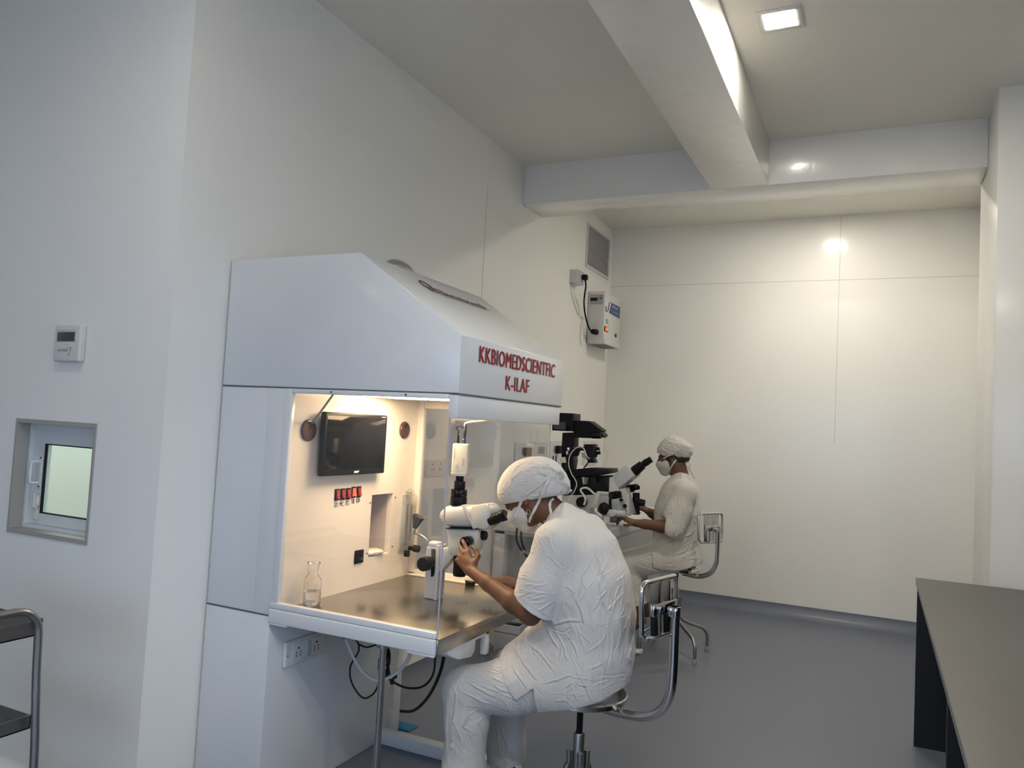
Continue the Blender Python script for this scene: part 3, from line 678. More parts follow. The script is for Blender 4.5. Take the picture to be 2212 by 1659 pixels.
# crumpled tissue at the hatch
rng = random.Random(4)
def crumple(name, c, ax, ay, az, seed, m):
    bm = bmesh.new(); bmesh.ops.create_icosphere(bm, subdivisions=4, radius=1); rr = random.Random(seed); dirs = [(Vector((rr.gauss(0, 1), rr.gauss(0, 1), rr.gauss(0, 1))).normalized(), rr.uniform(2, 7), rr.uniform(0, 6)) for _ in range(9)]
    for v in bm.verts:
        n_ = v.co.normalized(); h = sum(abs(math.sin(n_.dot(d_)*f_+p_)) for d_, f_, p_ in dirs)/9
        v.co = Vector((n_.x*ax, n_.y*ay, n_.z*az))*(.6+.6*h)+Vector(c)
    mb = MB(); mb.raw(bm); return build(name, mb, m)
tag(crumple('crumpled_cloth', (XI-.035, 2.965, .898), .045, .070, .014, 5, M['inner']), 'crumpled white cloth at the foot of the grey hatch inside the cabinet', 'cloth')

# ================================================================ CABLES UNDER THE WORKTOP
def cable(name, pts, r, m, label, cat='cable', **k):
    return tag(build(name, MB().tube(pts, r, 10, 6, **k), m), label, cat)
Yk = 2.62
A = lambda x, y, Y=Yk: at(x, y, Y=Y)
cable('black_cable', [A(742, 1378), A(768, 1382), A(775, 1405), A(757, 1440), A(760, 1475), A(783, 1507), A(805, 1500), A(817, 1478), A(821, 1440)], .0035, M['rubber'], 'thin black cable looping low behind the steel pole')
M['whitehose'] = mat('translucent_white_hose', (.55, .55, .53), .4)
cable('white_hose', [A(748, 1380), A(762, 1415), A(785, 1452), A(818, 1470), A(850, 1458), A(875, 1435), A(890, 1405)], .0075, M['whitehose'], 'pale hose sagging in a wide curve under the worktop', 'hose')
cable('black_cable', [A(836, 1395), A(838, 1440), A(832, 1452), A(848, 1472), A(880, 1486), A(915, 1482), A(936, 1455), A(940, 1412)], .0042, M['rubber'], 'black cable rising to the front corner of the worktop from the knot')
cable('black_cable', [A(840, 1532, 3.5), A(866, 1536, 3.40), A(895, 1534, 3.2), A(925, 1505, 3.0), A(950, 1455, 2.8), A(962, 1400, 2.70)], .007, M['rubber'], 'thicker black cable curving below the white corner box')
kn = MB(); rk = random.Random(3)
for i in range(5):
    c0 = (832+rk.uniform(-4, 4), 1432+rk.uniform(-12, 10)); pts = []
    for t in np.linspace(0, 2*PI, 9)[:-1]:
        pts.append(at(c0[0]+math.cos(t+i)*(7+i), c0[1]+math.sin(t+i)*(26-2*i)+math.cos(t)*5, Y=Yk+.02*math.sin(t*2+i)))
    kn.tube(pts, .0042, 8, 4, closed=True)
kn.tube([A(838, 1400), A(838, 1425), A(840, 1450), A(846, 1478), A(850, 1465), A(856, 1462), A(852, 1455)], .0045, 8, 5)
tag(build('cable_knot', kn, M['rubber']), 'tangled bundle of black cable hanging beside the pole', 'cable')
tag(build('black_cable', MB().tube([A(776, 1392), A(790, 1398), A(806, 1395), A(820, 1390)], .0035, 8, 5), M['rubber']), 'short black cable looped to the pole top', 'cable')
# ================================================================ STOOLS
def stool(label, loc, rz, seat_z, leg_top, rot_legs, back_h, D=.335, wrap=False):
    t = thing('lab_stool', label, 'stool', (loc[0], loc[1], 0), rz, 'steel lab stools')
    Lc = lambda mb: local(mb, t)
    z = seat_z
    b = MB().lathe([(.0001, z-.006), (.150, z-.006), (.160, z-.002), (.168, z-.002), (.172, z-.007), (.172, z-.023), (.169, z-.026), (.0001, z-.026)], (0, 0, 0), (0, 0, 1), 64, cap=False)
    build('seat', Lc(b), M['chrome'], t)
    build('spindle', Lc(MB().lathe([(.0115+.0008*(i % 2), z-.031-(z-.031-leg_top-.03)*i/40) for i in range(41)], (0, 0, 0), (0, 0, 1), 16)), M['black'], t)
    build('sleeve', Lc(MB().lathe([(.0001, leg_top+.065), (.019, leg_top+.065), (.021, leg_top+.06), (.021, .19), (.0001, .19)], (0, 0, 0), (0, 0, 1), 24, cap=False)), M['dullsteel'], t)
    for i in range(4):
        a = rot_legs + i*PI/2; c, s = math.cos(a), math.sin(a)
        P = lambda r, h: (c*r, s*r, h)
        b = MB().tube([P(.034, leg_top), P(.034, leg_top-.08), P(.036, .27), P(.05, .235), P(.10, .205), P(.19, .175), P(.235, .155), P(.262, .12), P(.268, .08), P(.268, .03)], .0115, 14, 5)
        b.cyl(P(.034, leg_top-.004), P(.034, leg_top+.002), .0118)
        l = build('leg', Lc(b), M['dullsteel'], t)
        f = MB().cyl(P(.268, 0), P(.268, .035), .0145, .014, bev=.003); build('rubber_foot', Lc(f), M['greyplastic'], l)
        if wrap and i == wrap-1:
            q = MB(); bm = bmesh.new(); bmesh.ops.create_icosphere(bm, subdivisions=3, radius=1)
            for v in bm.verts:
                n_ = v.co.copy(); h = .7+.4*abs(math.sin(n_.x*4+n_.z*3)*math.cos(n_.y*5+1)); v.co = Vector(P(.268, .022)) + Vector((n_.x*.026, n_.y*.03, n_.z*.022))*h
            q.raw(bm); build('tissue_wrap', Lc(q), M['white'], l)
    b = MB().tube([(.06, 0, z-.042), (.16, 0, z-.042), (D-.11, 0, z-.030), (D-.045, 0, z+.005), (D-.008, 0, z+.07), (D, 0, z+.15), (D, 0, z+.28), (D, 0, z+back_h+.01)], .0165, 18, 6)
    build('back_support', Lc(b), M['chrome'], t)
    # rounded loop of tube, plates and clamp
    zc = z+back_h; w_, h_, r = .122, .094, .032; xb = D-.048
    pts = []
    for (cy, cz, a0) in ((w_-r, h_-r, 0), (-(w_-r), h_-r, PI/2), (-(w_-r), -(h_-r), PI), (w_-r, -(h_-r), 1.5*PI)):
        for k in range(4):
            a = a0+PI/2*k/3; y = cy+r*math.cos(a); zz = cz+r*math.sin(a)
            pts.append((xb-.25*y*y*4+.0-.06*zz, y, zc+zz))
    build('back_loop', Lc(MB().tube(pts, .0085, 12, 3, closed=True)), M['chrome'], t)
    for y0 in (-.040, .040):
        q = MB(); wv = .036; n = 6
        vs = []; fs = []
        for j, zz in enumerate((-h_+.006, h_-.006)):
            for k in range(n+1):
                y = y0-wv+2*wv*k/n; vs.append((xb-.25*y*y*4-.06*zz-.004+.010*math.sin(PI*k/n), y, zc+zz))
        for k in range(n): fs.append((k, k+1, n+1+k+1, n+1+k))
        m_ = len(vs); vs += [(a_+.003, b_, c_) for a_, b_, c_ in vs]; fs += [[i+m_ for i in f[::-1]] for f in fs]
        for k in range(n): fs += [(k, k+m_, k+1+m_, k+1), (n+1+k, n+1+k+1, n+2+k+m_, n+1+k+m_)]
        fs += [(0, n+1, n+1+m_, m_), (n, n+m_, 2*n+1+m_, 2*n+1)]
        q.add(vs, fs); build('back_plate', Lc(q), M['chrome'], t)
    q = MB().box(xb+.004, xb+.012, -.085, .085, zc-.022, zc+.018, .003); q.box(D-.022, D+.014, -.02, .02, zc-.025, zc+.01, .005)
    build('clamp', Lc(q), M['chrome'], t)
    return t
stool('near steel lab stool with a looped backrest, in front of the lit cabinet', (-.98, 2.80), math.radians(-14), .538, .315, math.radians(45), .362, .370)
stool('far steel lab stool near the back wall, white tissue tied on one foot', (-1.25, 5.45), math.radians(-28), .598, .385, math.radians(72), .300, .340, wrap=3)

# ================================================================ STEREO MICROSCOPE (near)
SY = 2.86
A = lambda x, y, Y=SY: at(x, y, Y=Y)
def pz(mb, pts, y0, y1, bev=.004, Y=None):
    """outline given in the picture, laid on the plane midway, extruded along Y"""
    Y = (y0+y1)/2 if Y is None else Y
    P = [at(x, y, Y=Y) for x, y in pts]
    return mb.prism([(p.x, p.z) for p in P], y0, y1, 'y', bev)
ms = thing('stereo_microscope', 'white stereo microscope with camera on top, standing on the steel worktop', 'microscope', (A(932, 1292).x, SY, ZT))
b = MB(); p0, p1 = A(918, 1292), A(951, 1292); top = A(932, 1168)
b.box(p0.x+.006, p1.x-.008, SY-.026, SY+.026, ZT+.0005, top.z-.02, .008, 4); b.box(p0.x+.010, p1.x-.012, SY-.024, SY+.024, top.z-.04, top.z, .012, 4)
b.box(p1.x-.018, p1.x, SY-.03, SY-.018, ZT+.0005, top.z-.01, .003); b.box(p1.x-.018, p1.x, SY+.018, SY+.03, ZT+.0005, top.z-.01, .003)
build('column', b, M['palegrey'], ms)
b = MB(); b.box(p1.x-.012, p1.x+.006, SY-.017, SY+.017, ZT+.05, top.z-.012, .002); build('rack', b, M['greyplastic'], ms)
kc = at(918, 1218, Y=SY-.075)
kn = build('focus_knob', MB().cyl((kc.x, SY-.095, kc.z), (kc.x, SY-.05, kc.z), .029, bev=.005, n=40).cyl((kc.x, SY-.052, kc.z), (kc.x, SY-.03, kc.z), .022), M['rubber'], ms)
build('focus_knob', MB().cyl((kc.x, SY+.095, kc.z), (kc.x, SY+.05, kc.z), .029, bev=.005, n=40), M['rubber'], ms)
b = MB(); pz(b, [(936, 1182), (952, 1180), (985, 1186), (990, 1196), (975, 1215), (958, 1232), (942, 1247), (935, 1247)], SY-.026, SY+.026, .006)
build('arm', b, M['palegrey'], ms)
build('arm_screw', MB().cyl((A(971, 1222).x, SY-.029, A(971, 1222).z), (A(971, 1222).x, SY-.025, A(971, 1222).z), .003), M['chrome'], ms)
# zoom body
b = MB(); pz(b, [(973, 1139), (1040, 1141), (1043, 1160), (1036, 1186), (1028, 1196), (1012, 1201), (986, 1199), (975, 1188)], SY-.034, SY+.034, .012)
build('zoom_body', b, M['creamlight'], ms)
a = A(1030, 1155); e = A(1056, 1158)
d_ = (e-a).normalized()
build('port_ring', MB().cyl(a, a+d_*.022, .016), M['creamlight'], ms)
build('zoom_knob', MB().cyl(a+d_*.020, a+d_*.044, .019, bev=.004), M['rubber'], ms)
zk = at(1007, 1170, Y=SY-.065)
build('zoom_knob', MB().cyl((zk.x, SY-.085, zk.z), (zk.x, SY-.033, zk.z), .021, bev=.005, n=36), M['blackgloss'], ms)
a = A(1031, 1203); build('lock_screw', MB().cyl((a.x, SY-.03, a.z), (a.x, SY-.018, a.z), .006), M['chrome'], ms)
a = A(996, 1200); e = A(992, 1244); build('objective', MB().lathe([(.030, 0), (.031, .018), (.028, .02), (.028, (a-e).length*.85), (.025, (a-e).length)], a, e-a, 36), M['black'], ms)
# head, a smooth shell grown from sections along X
def shell(name, secs, m, parent, n=28, sub=True):
    """secs: list of (x, zlow, zhigh, halfwidth_y, squareness)"""
    mb = MB(); vs = []; fs = []
    for (x, zl, zh, hy, sq) in secs:
        for k in range(n):
            a = 2*PI*k/n; c, s = math.cos(a), math.sin(a); e_ = sq
            cx_ = math.copysign(abs(c)**e_, c); sx_ = math.copysign(abs(s)**e_, s)
            vs.append((x, SY+hy*cx_, (zl+zh)/2+(zh-zl)/2*sx_))
    m_ = len(secs)
    for i in range(m_-1):
        for k in range(n): fs.append((i*n+k, i*n+(k+1) % n, (i+1)*n+(k+1) % n, (i+1)*n+k))
    fs.append(tuple(range(n))[::-1]); fs.append(tuple((m_-1)*n+k for k in range(n)))
    mb.add(vs, fs); return build(name, mb, m, parent, sharp=50)
px = [(951, 1111, 1114), (955, 1105, 1120), (961, 1099, 1128), (969, 1093, 1134), (980, 1090, 1138), (995, 1089.5, 1139), (1010, 1089.5, 1139.5), (1025, 1089.5, 1140), (1034, 1090, 1139)]
hw = [.003, .016, .028, .038, .047, .048, .047, .045, .044]
secs = [(A(x, yl).x, A(x, yh).z, A(x, yl).z, h, .75) for (x, yl, yh), h in zip(px, hw)]
hd = shell('head', secs, M['creamlight'], ms)
b = MB(); pz(b, [(1027, 1093), (1046, 1087.5), (1060, 1086), (1068, 1092), (1073, 1104), (1066, 1138), (1056, 1143), (1042, 1140), (1030, 1134)], SY-.048, SY+.048, .012)
build('eyepiece_housing', b, M['creamlight'], ms)
b = MB(); pz(b, [(1008, 1089), (1013, 1089), (1040, 1138), (1034, 1141)], SY-.049, SY+.049, .002); build('head_rib', b, M['creamlight'], ms)
b = MB(); pz(b, [(974, 1138.2), (1036, 1140.2), (1036, 1142), (974, 1140.2)], SY-.043, SY+.043, 0); build('head_joint', b, M['rubber'], ms)
for sy in (-.031, .031):
    a = at(1062, 1124, Y=SY+sy); e = at(1093, 1111, Y=SY+sy); L = (e-a).length
    b = MB().lathe([(.019, -.01), (.019, .004), (.0225, .006), (.0225, L*.45), (.0205, L*.47), (.0205, L*.62), (.0235, L*.66), (.0235, L*.92), (.0195, L)], a, e-a, 32)
    build('eyepiece', b, M['black'], ms)
# camera tower
def col(name, x, y0, y1, r, m, parent=ms, bev=.0015, r2=None):
    a = A(x, y1); e = A(x+(y1-y0)*.03, y0); return build(name, MB().cyl((a.x, SY, a.z), (a.x+.0, SY, e.z), r, r2, n=36, bev=bev), m, parent)
col('camera_adapter', 990, 1072.8, 1091, .035, M['black']); col('camera_adapter', 991, 1057, 1071.5, .0345, M['blackgloss'])
col('camera_adapter', 992.5, 1039, 1057, .0235, M['black']); col('camera_mount', 993, 1027, 1039, .0165, M['black'])
a = A(974.5, 1026); e = A(1016, 958)
cb = MB(); cxm = (A(995, 1000)).x; w2 = .033
rot = Matrix.Translation((cxm, SY, 0)) @ Matrix.Rotation(math.radians(18), 4, 'Z')
cb.box(-w2, w2, -.026, .026, A(995, 1028).z, A(997, 958.5).z, .005, 3, mtx=rot)
cam_o = build('camera_body', cb, M['cream'], ms)
q = MB().box(-w2-.0007, w2+.0007, -.0267, .0267, A(995, 1024).z, A(995, 1020.5).z, .005, 3, mtx=rot); build('camera_band', q, M['lightgrey'], cam_o)
q = MB(); q.prism([(-.016, 1.36), (-.003, 1.36), (-.003, 1.385), (-.0095, 1.395), (-.016, 1.385)], -.0275, -.0255, 'y'); zb_ = A(990, 1022).z
q.v = [tuple(rot @ Vector((p[0], p[1], p[2]-1.36+zb_+.006))) for p in q.v]; build('camera_latch', q, M['lightgrey'], cam_o)
R3 = rot.to_3x3()
text('lettering', 'DAVK', M['greyplastic'], cam_o, rot @ Vector((.012, -.026, A(995, 990).z)), R3 @ Vector((0, 0, -1)), R3 @ Vector((1, 0, 0)), .009, .032, bold=0)
text('lettering', 'DIGITAL CAMERA', M['black'], cam_o, rot @ Vector((-.024, -.026, A(995, 968).z)), R3 @ Vector((0, 0, -1)), R3 @ Vector((1, 0, 0)), .003, .045, bold=0)
# camera plugs
a = A(989, 958); b = MB().cyl((a.x, SY, a.z), (a.x, SY, a.z+.035), .0055, .0045); build('camera_plug', b, M['rubber'], cam_o)
a = A(1002, 958); b = MB().lathe([(.0075, 0), (.0075, .016), (.0055, .018), (.0055, .03), (.0065, .032), (.0065, .06), (.005, .078)], (a.x, SY, a.z), (.05, 0, 1), 20); build('camera_plug', b, M['darksteel'], cam_o)
build('camera_cable', MB().tube([A(989, 940), A(990, 930), A(986, 925), A(991, 919), A(999, 923), A(1002, 925)], .003, 8, 6), M['rubber'], cam_o)
tag(build('white_cable', MB().tube([A(1004.5, 920), A(1006, 914.5), A(1022, 911), A(1045, 909), A(1062, 905), A(1085, 898, 2.86), at(1105, 880, Y=2.86)], .0048, 10, 6), M['cream']), 'white cable rising from the microscope camera to the cabinet hood', 'cable')
# gooseneck lamp behind the column
gl = thing('gooseneck_lamp', 'small grey funnel-headed gooseneck lamp behind the microscope column', 'lamp', (A(925, 1172, 2.98).x, 2.98, ZT))
G = lambda x, y: at(x, y, Y=2.98)
build('neck', MB().tube([(G(925, 1172).x, 2.98, ZT+.004), G(930, 1200), G(925, 1172), G(912, 1158), G(900, 1153), G(892, 1153)], .0055, 12, 6), M['dullsteel'], gl)
a = G(892, 1153); e = G(905, 1112)
build('joint', MB().tube([a, a.lerp(e, .2), a.lerp(e, .35)], .009, 12, 3), M['chrome'], gl)
build('lamp_shade', MB().lathe([(.010, 0), (.013, .01), (.030, .055), (.031, .058), (.027, .056), (.006, .01)], a.lerp(e, .3), e-a, 28), M['shade'], gl)
# black stage plate on the worktop
a = at(1022, 1256, Z=ZT+.01)
tag(build('stage_plate', MB().lathe([(.0001, 0), (.037, 0), (.038, .002), (.038, .012), (.036, .014), (.0001, .014)], (a.x, a.y, ZT+.0005), (0, 0, 1), 40, cap=False), M['black']), 'small round black plate on the worktop behind the hands', 'plate')

# ================================================================ FAR TABLE
TZ = .85; TX = -1.60
ft = thing('work_table', 'white thick-topped lab table along the left wall carrying the far microscope', 'table', (-2.0, 5.7, 0))
build('tabletop', MB().box(-2.39, TX, 4.83, 6.9, TZ-.065, TZ, .006, 3), M['white'], ft)
build('edge_strip', MB().box(-2.385, TX-.01, 4.84, 6.89, TZ-.085, TZ-.067), M['lightgrey'], ft)
for (x, y) in ((-2.34, 4.88), (TX-.06, 4.88), (-2.34, 6.83), (TX-.06, 6.83)):
    build('leg', MB().box(x-.04, x+.04, y-.04, y+.04, 0, TZ-.067, .003), M['white'], ft)
sa_, sb_ = at(1066, 1385, Y=4.55), at(1121, 1385, Y=4.55)
sb = thing('voltage_stabilizer', 'small grey stabilizer box with black display on the floor before the far table', 'stabilizer', ((sa_.x+sb_.x)/2, 4.65, 0))
build('housing', MB().box(sa_.x, sb_.x, 4.55, 4.76, .055, .235, .004), M['greyplastic'], sb)
build('display', MB().box(sa_.x+.05, sb_.x-.02, 4.575, 4.65, .234, .238, .002), M['blackgloss'], sb)
build('lid_joint', MB().box(sa_.x-.0006, sb_.x+.0006, 4.5494, 4.76, .185, .189), M['darksteel'], sb)
build('base', MB().box(sa_.x+.02, sb_.x-.03, 4.56, 4.74, .0, .055, .003), M['white'], sb)

# sockets on the left wall
def wsock(x0, x1, y0, y1, label, plug=True, dark=True):
    p = at(x0, y0, X=XW); q = at(x1, y1, X=XW)
    t = thing('wall_socket', label, 'socket', (XW, (p.y+q.y)/2, (p.z+q.z)/2), 0, 'sockets on the left wall')
    ya, yb = sorted((p.y, q.y)); za, zb = sorted((p.z, q.z))
    build('faceplate', MB().box(XW, XW+.012, ya, yb, za, zb, .003), M['white'], t)
    yc = (ya+yb)/2; zc = (za+zb)/2
    build('insert', MB().box(XW+.011, XW+.014, yc-.06, yc+.06, zb-.09, zb-.035, .001), M['greyplastic' if dark else 'lightgrey'], t)
    if plug:
        build('plug', MB().box(XW+.014, XW+.05, yc-.03, yc+.05, zb-.10, zb-.035, .008), M['rubber'], t)
    return t
wsock(1112, 1148, 956, 1012, 'white wall socket with dark plug, first from the cabinet, above the worker in front')
wsock(1151, 1180, 955, 1010, 'white wall socket without plug, between the two plugged ones', plug=False)
wsock(1187, 1209, 953, 1020, 'white wall socket with black plug and hanging leads beside the black lamp arm')
wsock(1260, 1284, 952, 1004, 'white wall socket behind the black micromanipulator', plug=False, dark=False)
p = at(917, 993, X=XW); q = at(962, 1031, X=XW)
t_ = thing('wall_socket', 'white double socket plate seen through the far glass side of the cabinet', 'socket', (XW, 4.03, 1.23), 0, 'sockets on the left wall')
build('faceplate', MB().box(XW, XW+.012, 3.93, 4.16, 1.178, 1.279, .003), M['white'], t_)
for y in (4.0, 4.09):
    b = MB()
    b.box(XW+.0115, XW+.0128, y-.004, y+.004, 1.245, 1.256)
    for dy in (-.012, .012): b.box(XW+.0115, XW+.0128, y+dy-.003, y+dy+.003, 1.215, 1.228)
    build('socket_holes', b, M['rubber'], t_)
p = at(1197, 1010, X=XW+.05)
for k, dx in enumerate((0, 6)):
    tag(build('hanging_lead', MB().tube([at(1195+dx, 985, X=XW+.05), at(1196+dx, 1002, X=XW+.05), at(1202+dx, 1030, X=XW+.04), at(1200-3*k, 1060, X=XW+.03), at(1206, 1085, X=XW+.03)], .005, 8, 6), M['rubber']),
        ['black lead dropping from the plug to the far table, left of its twin', 'black lead dropping from the plug to the far table, right of its twin'][k], 'cable')
for k in range(2):
    tag(build('table_lead', MB().tube([at(1117+9*k, 1140, X=-2.12), at(1116+10*k, 1165, X=-2.12), at(1124+8*k, 1185, X=-2.12), at(1140+5*k, 1205, X=-2.12), at(1152, 1225-12*k, X=-2.12)], .008, 8, 6), M['rubber']),
        ['black lead sagging below the far table, seen left of the front worker\'s chest', 'second black lead below the far table, nearer to the front worker\'s chest'][k], 'cable')

# ================================================================ INVERTED MICROSCOPE (far)
FY = 5.22
B = lambda u, v, Y=FY: at(1180+u/5.53, 880+v/5.53, Y=Y)
def pf(mb, pts, d=.08, yc=0, bev=.003):
    P = [B(u, v, FY+yc) for u, v in pts]; return mb.prism([(p.x, p.z) for p in P], FY+yc-d, FY+yc+d, 'y', bev)
im = thing('inverted_microscope', 'black and grey inverted microscope on the far white table', 'microscope', (-1.9, FY, TZ))
b = MB(); pf(b, [(168, 68), (366, 76), (362, 292), (345, 288), (345, 250), (130, 270), (128, 190), (168, 185)], .08); build('lamp_house', b, M['black'], im)
b = MB(); pf(b, [(126, 192), (298, 178), (294, 285), (122, 278)], .086, -.0, .002); lh = build('lamp_base', b, M['black'], im)
b = MB(); pf(b, [(148, 182), (286, 178), (282, 270), (144, 262)], .0885, 0, 0); build('rating_label', b, M['darksteel'], lh)
b = MB(); pf(b, [(355, 158), (515, 164), (545, 168), (672, 262), (684, 265), (684, 286), (664, 290), (700, 315), (706, 340), (686, 362), (520, 368), (360, 360)], .06); build('illumination_arm', b, M['black'], im)
a = B(585, 338); e = B(690, 338); b = MB().cyl((a.x, FY-.062, a.z), (e.x, FY-.062, e.z), .022, bev=.004); build('aperture_ring', b, M['blackgloss'], im)
b = MB(); pf(b, [(222, 305), (362, 300), (358, 470), (340, 480), (350, 640), (330, 760), (345, 1052), (240, 1052), (210, 700), (212, 480)], .05); build('pillar', b, M['black'], im)
b = MB(); pf(b, [(300, 745), (565, 718), (802, 730), (802, 780), (640, 812), (400, 812), (300, 775)], .11); build('stage', b, M['black'], im)
b = MB(); pf(b, [(560, 715), (800, 728), (800, 740), (560, 728)], .06, .03, .001); build('stage_insert', b, M['darksteel'], im)
b = MB(); pf(b, [(790, 812), (828, 818), (800, 828)], .02, 0, 0); pf(b, [(395, 815), (640, 815), (640, 895), (668, 895), (668, 815), (790, 812), (785, 1035), (400, 1050), (330, 1050), (330, 880)], .075); build('nosepiece_body', b, M['black'], im)
a = B(520, 860); build('objective_turret', MB().cyl((a.x, FY-.09, a.z+.02), (a.x, FY-.09, a.z-.03), .03, .02), M['chrome'], im)
b = MB(); pf(b, [(238, 1050), (355, 1040), (790, 1035), (796, 830), (828, 828), (850, 870), (905, 985), (950, 960), (1032, 1275), (985, 1285), (960, 1290), (238, 1290)], .085, 0, .005); build('body', b, M['lightgrey'], im)
b = MB(); pf(b, [(896, 1022), (945, 1008), (1008, 1228), (962, 1246)], .0862, 0, .0005); cp = build('control_panel', b, M['greyplastic'], im)
for (u, v) in ((925, 1060), (938, 1100)):
    b = MB(); pf(b, [(u-22, v-16), (u+18, v-20), (u+24, v+10), (u-14, v+16)], .0875, 0, 0); build('panel_window', b, M['black'], cp)
b = MB(); a = B(985, 1168); b.cyl((a.x, FY-.09, a.z), (a.x, FY-.086, a.z), .014); build('panel_knob', b, M['black'], cp)
a = B(487, 1120); b = MB().cyl((a.x, FY-.13, a.z), (a.x, FY-.085, a.z), .036, bev=.004, n=40); build('focus_knob', b, M['black'], im)
b = MB(); pf(b, [(845, 800), (972, 690), (1012, 700), (1095, 808), (890, 972), (872, 960)], .075, 0, .006); build('binocular_tube', b, M['lightgrey'], im)
b = MB(); pf(b, [(846, 799), (892, 972), (940, 985), (868, 1000), (818, 830)], .07, 0, .004); build('tube_neck', b, M['lightgrey'], im)
for sy in (-.034, .034):
    a = B(1040, 775, FY+sy); m_ = B(1150, 685, FY+sy); e = B(1252, 620, FY+sy)
    b = MB().lathe([(.034, 0), (.036, .02), (.030, (m_-a).length)], a, m_-a, 28); b.lathe([(.020, -.01), (.020, .01), (.024, .015), (.024, .045), (.020, .05), (.022, .055), (.022, (e-m_).length)], m_, e-m_, 28)
    build('eyepiece', b, M['black'], im)

# micromanipulators around it
mm = thing('micromanipulator', 'black motorised micromanipulator with small steel clamps beside the pillar', 'micromanipulator', (B(500, 500).x, FY-.10, TZ))
ym = -.11
b = MB(); pf(b, [(470, 440), (595, 440), (600, 560), (575, 600), (600, 662), (515, 662), (505, 600), (470, 520)], .035, ym); build('drive_block', b, M['black'], mm)
b = MB(); pf(b, [(190, 560), (260, 500), (400, 470), (500, 480), (480, 510), (400, 520), (380, 580), (210, 620)], .02, ym); build('cross_arm', b, M['black'], mm)
for (u, v, r) in ((620, 500, .012), (610, 525, .010), (628, 545, .012), (590, 575, .012)):
    a = B(u-25, v, FY+ym); e = B(u+18, v-4, FY+ym); build('adjust_knob', MB().cyl(a, e, r, bev=.002), M['blackgloss'] if r > .011 else M['chrome'], mm)
for (u, v) in ((265, 500), (250, 545), (440, 575), (470, 600)):
    a = B(u, v-20, FY+ym-.02); e = B(u+4, v+22, FY+ym-.02); build('steel_clamp', MB().cyl(a, e, .010, bev=.002), M['chrome'], mm)
b = MB(); pf(b, [(175, 600), (225, 590), (235, 660), (180, 665)], .012, ym-.03); build('brass_block', b, M['cream'], mm)
b = MB(); pf(b, [(195, 560), (235, 540), (250, 760), (215, 1052), (200, 1052), (190, 760)], .02, ym); build('support', b, M['black'], mm)
b = MB(); b.tube([B(420, 545, FY+ym-.03), B(470, 590, FY+ym-.03), B(520, 620, FY+ym-.03), B(470, 700, FY), B(450, 722, FY)], .006, 8, 5); build('needle_holder', b, M['dullsteel'], mm)
hose = M['white']
tag(build('thin_tube', MB().tube([B(410, 470, 5.06), B(350, 490, 5.05), B(285, 570, 5.04), B(268, 680, 5.04), B(300, 790, 5.04), B(350, 870, 5.04), B(362, 930, 5.04), B(330, 1010, 5.04), B(290, 1060, 5.05), B(270, 1120, 5.05)], .0035, 8, 6), hose), 'thin white tube hanging in a long S in front of the black pillar', 'tube')
tag(build('thin_tube', MB().tube([B(415, 480, 5.06), B(450, 495, 5.05), B(480, 570, 5.04), B(500, 610, 5.05)], .003, 8, 6), hose), 'short thin white tube curving over the steel clamps', 'tube')
tag(build('thin_tube', MB().tube([B(690, 470, 5.3), B(720, 520, 5.3), B(728, 590, 5.3), B(715, 640, 5.3), B(700, 700, 5.3), B(690, 725, 5.3)], .002, 6, 6), hose), 'fine clear tube arching against the back wall beyond the black block', 'tube')
tag(build('white_hose', MB().tube([B(590, 1040, 5.05), B(560, 1020, 5.05), B(510, 975, 5.05), B(460, 960, 5.05), B(415, 975, 5.05), B(415, 1005, 5.05), B(450, 1050, 5.05), B(468, 1110, 5.05), B(450, 1165, 5.05)], .007, 8, 6), M['white']), 'thick white hose bent over the round black focus knob', 'hose')
# joystick stands
def joystick(name_label, pts, dY, holder):
    t = thing('joystick_controller', name_label, 'joystick', (B(*pts['base'], FY+dY).x, FY+dY, TZ))
    return t
js = joystick('silver-armed joystick controller with black knobs in front of the far microscope', {'base': (620, 1240)}, -.22, 0); yj = -.22
b = MB(); pf(b, [(612, 1000), (660, 1005), (640, 1080), (628, 1205), (540, 1205), (560, 1140)], .022, yj, .008); build('angled_column', b, M['lightgrey'], js)
b = MB().cyl(B(650, 1025, FY+yj), B(790, 1040, FY+yj), .013); build('silver_arm', b, M['lightgrey'], js)
b = MB(); pf(b, [(540, 1195), (632, 1195), (632, 1240), (700, 1255), (700, 1370), (540, 1370)], .04, yj); build('base', b, M['dullsteel'], js)
for (u, v, r) in ((790, 1065, .022), (820, 1035, .016), (855, 1035, .018), (780, 1035, .012), (835, 1070, .015)):
    a = B(u, v, FY+yj-.02); build('knob', MB().cyl((a.x-.012, a.y-.012, a.z), (a.x+.012, a.y+.016, a.z+.006), r, bev=.003), M['blackgloss'], js)
b = MB().cyl(B(764, 1215, FY+yj), B(764, 1090, FY+yj), .012, .009); build('joystick_rod', b, M['black'], js)
b = MB(); a = B(686, 1285, FY+yj-.04); e = B(690, 1135, FY+yj-.04); b.lathe([(.010, 0), (.028, .012), (.034, .03), (.036, (e-a).length*.6), (.026, (e-a).length*.9), (.006, (e-a).length)], a, e-a, 28); build('black_grip', b, M['black'], js)
b = MB(); pf(b, [(690, 1290), (780, 1300), (778, 1375), (690, 1370)], .03, yj, .003); build('block', b, M['white'], js)
b = MB(); pf(b, [(782, 1300), (860, 1310), (858, 1378), (782, 1372)], .03, yj, .003); build('block', b, M['darksteel'], js)
b = MB().cyl(B(730, 1258, FY+yj-.03), B(940, 1272, FY+yj-.03), .020, bev=.003); build('hand_roller', b, M['lightgrey'], js)
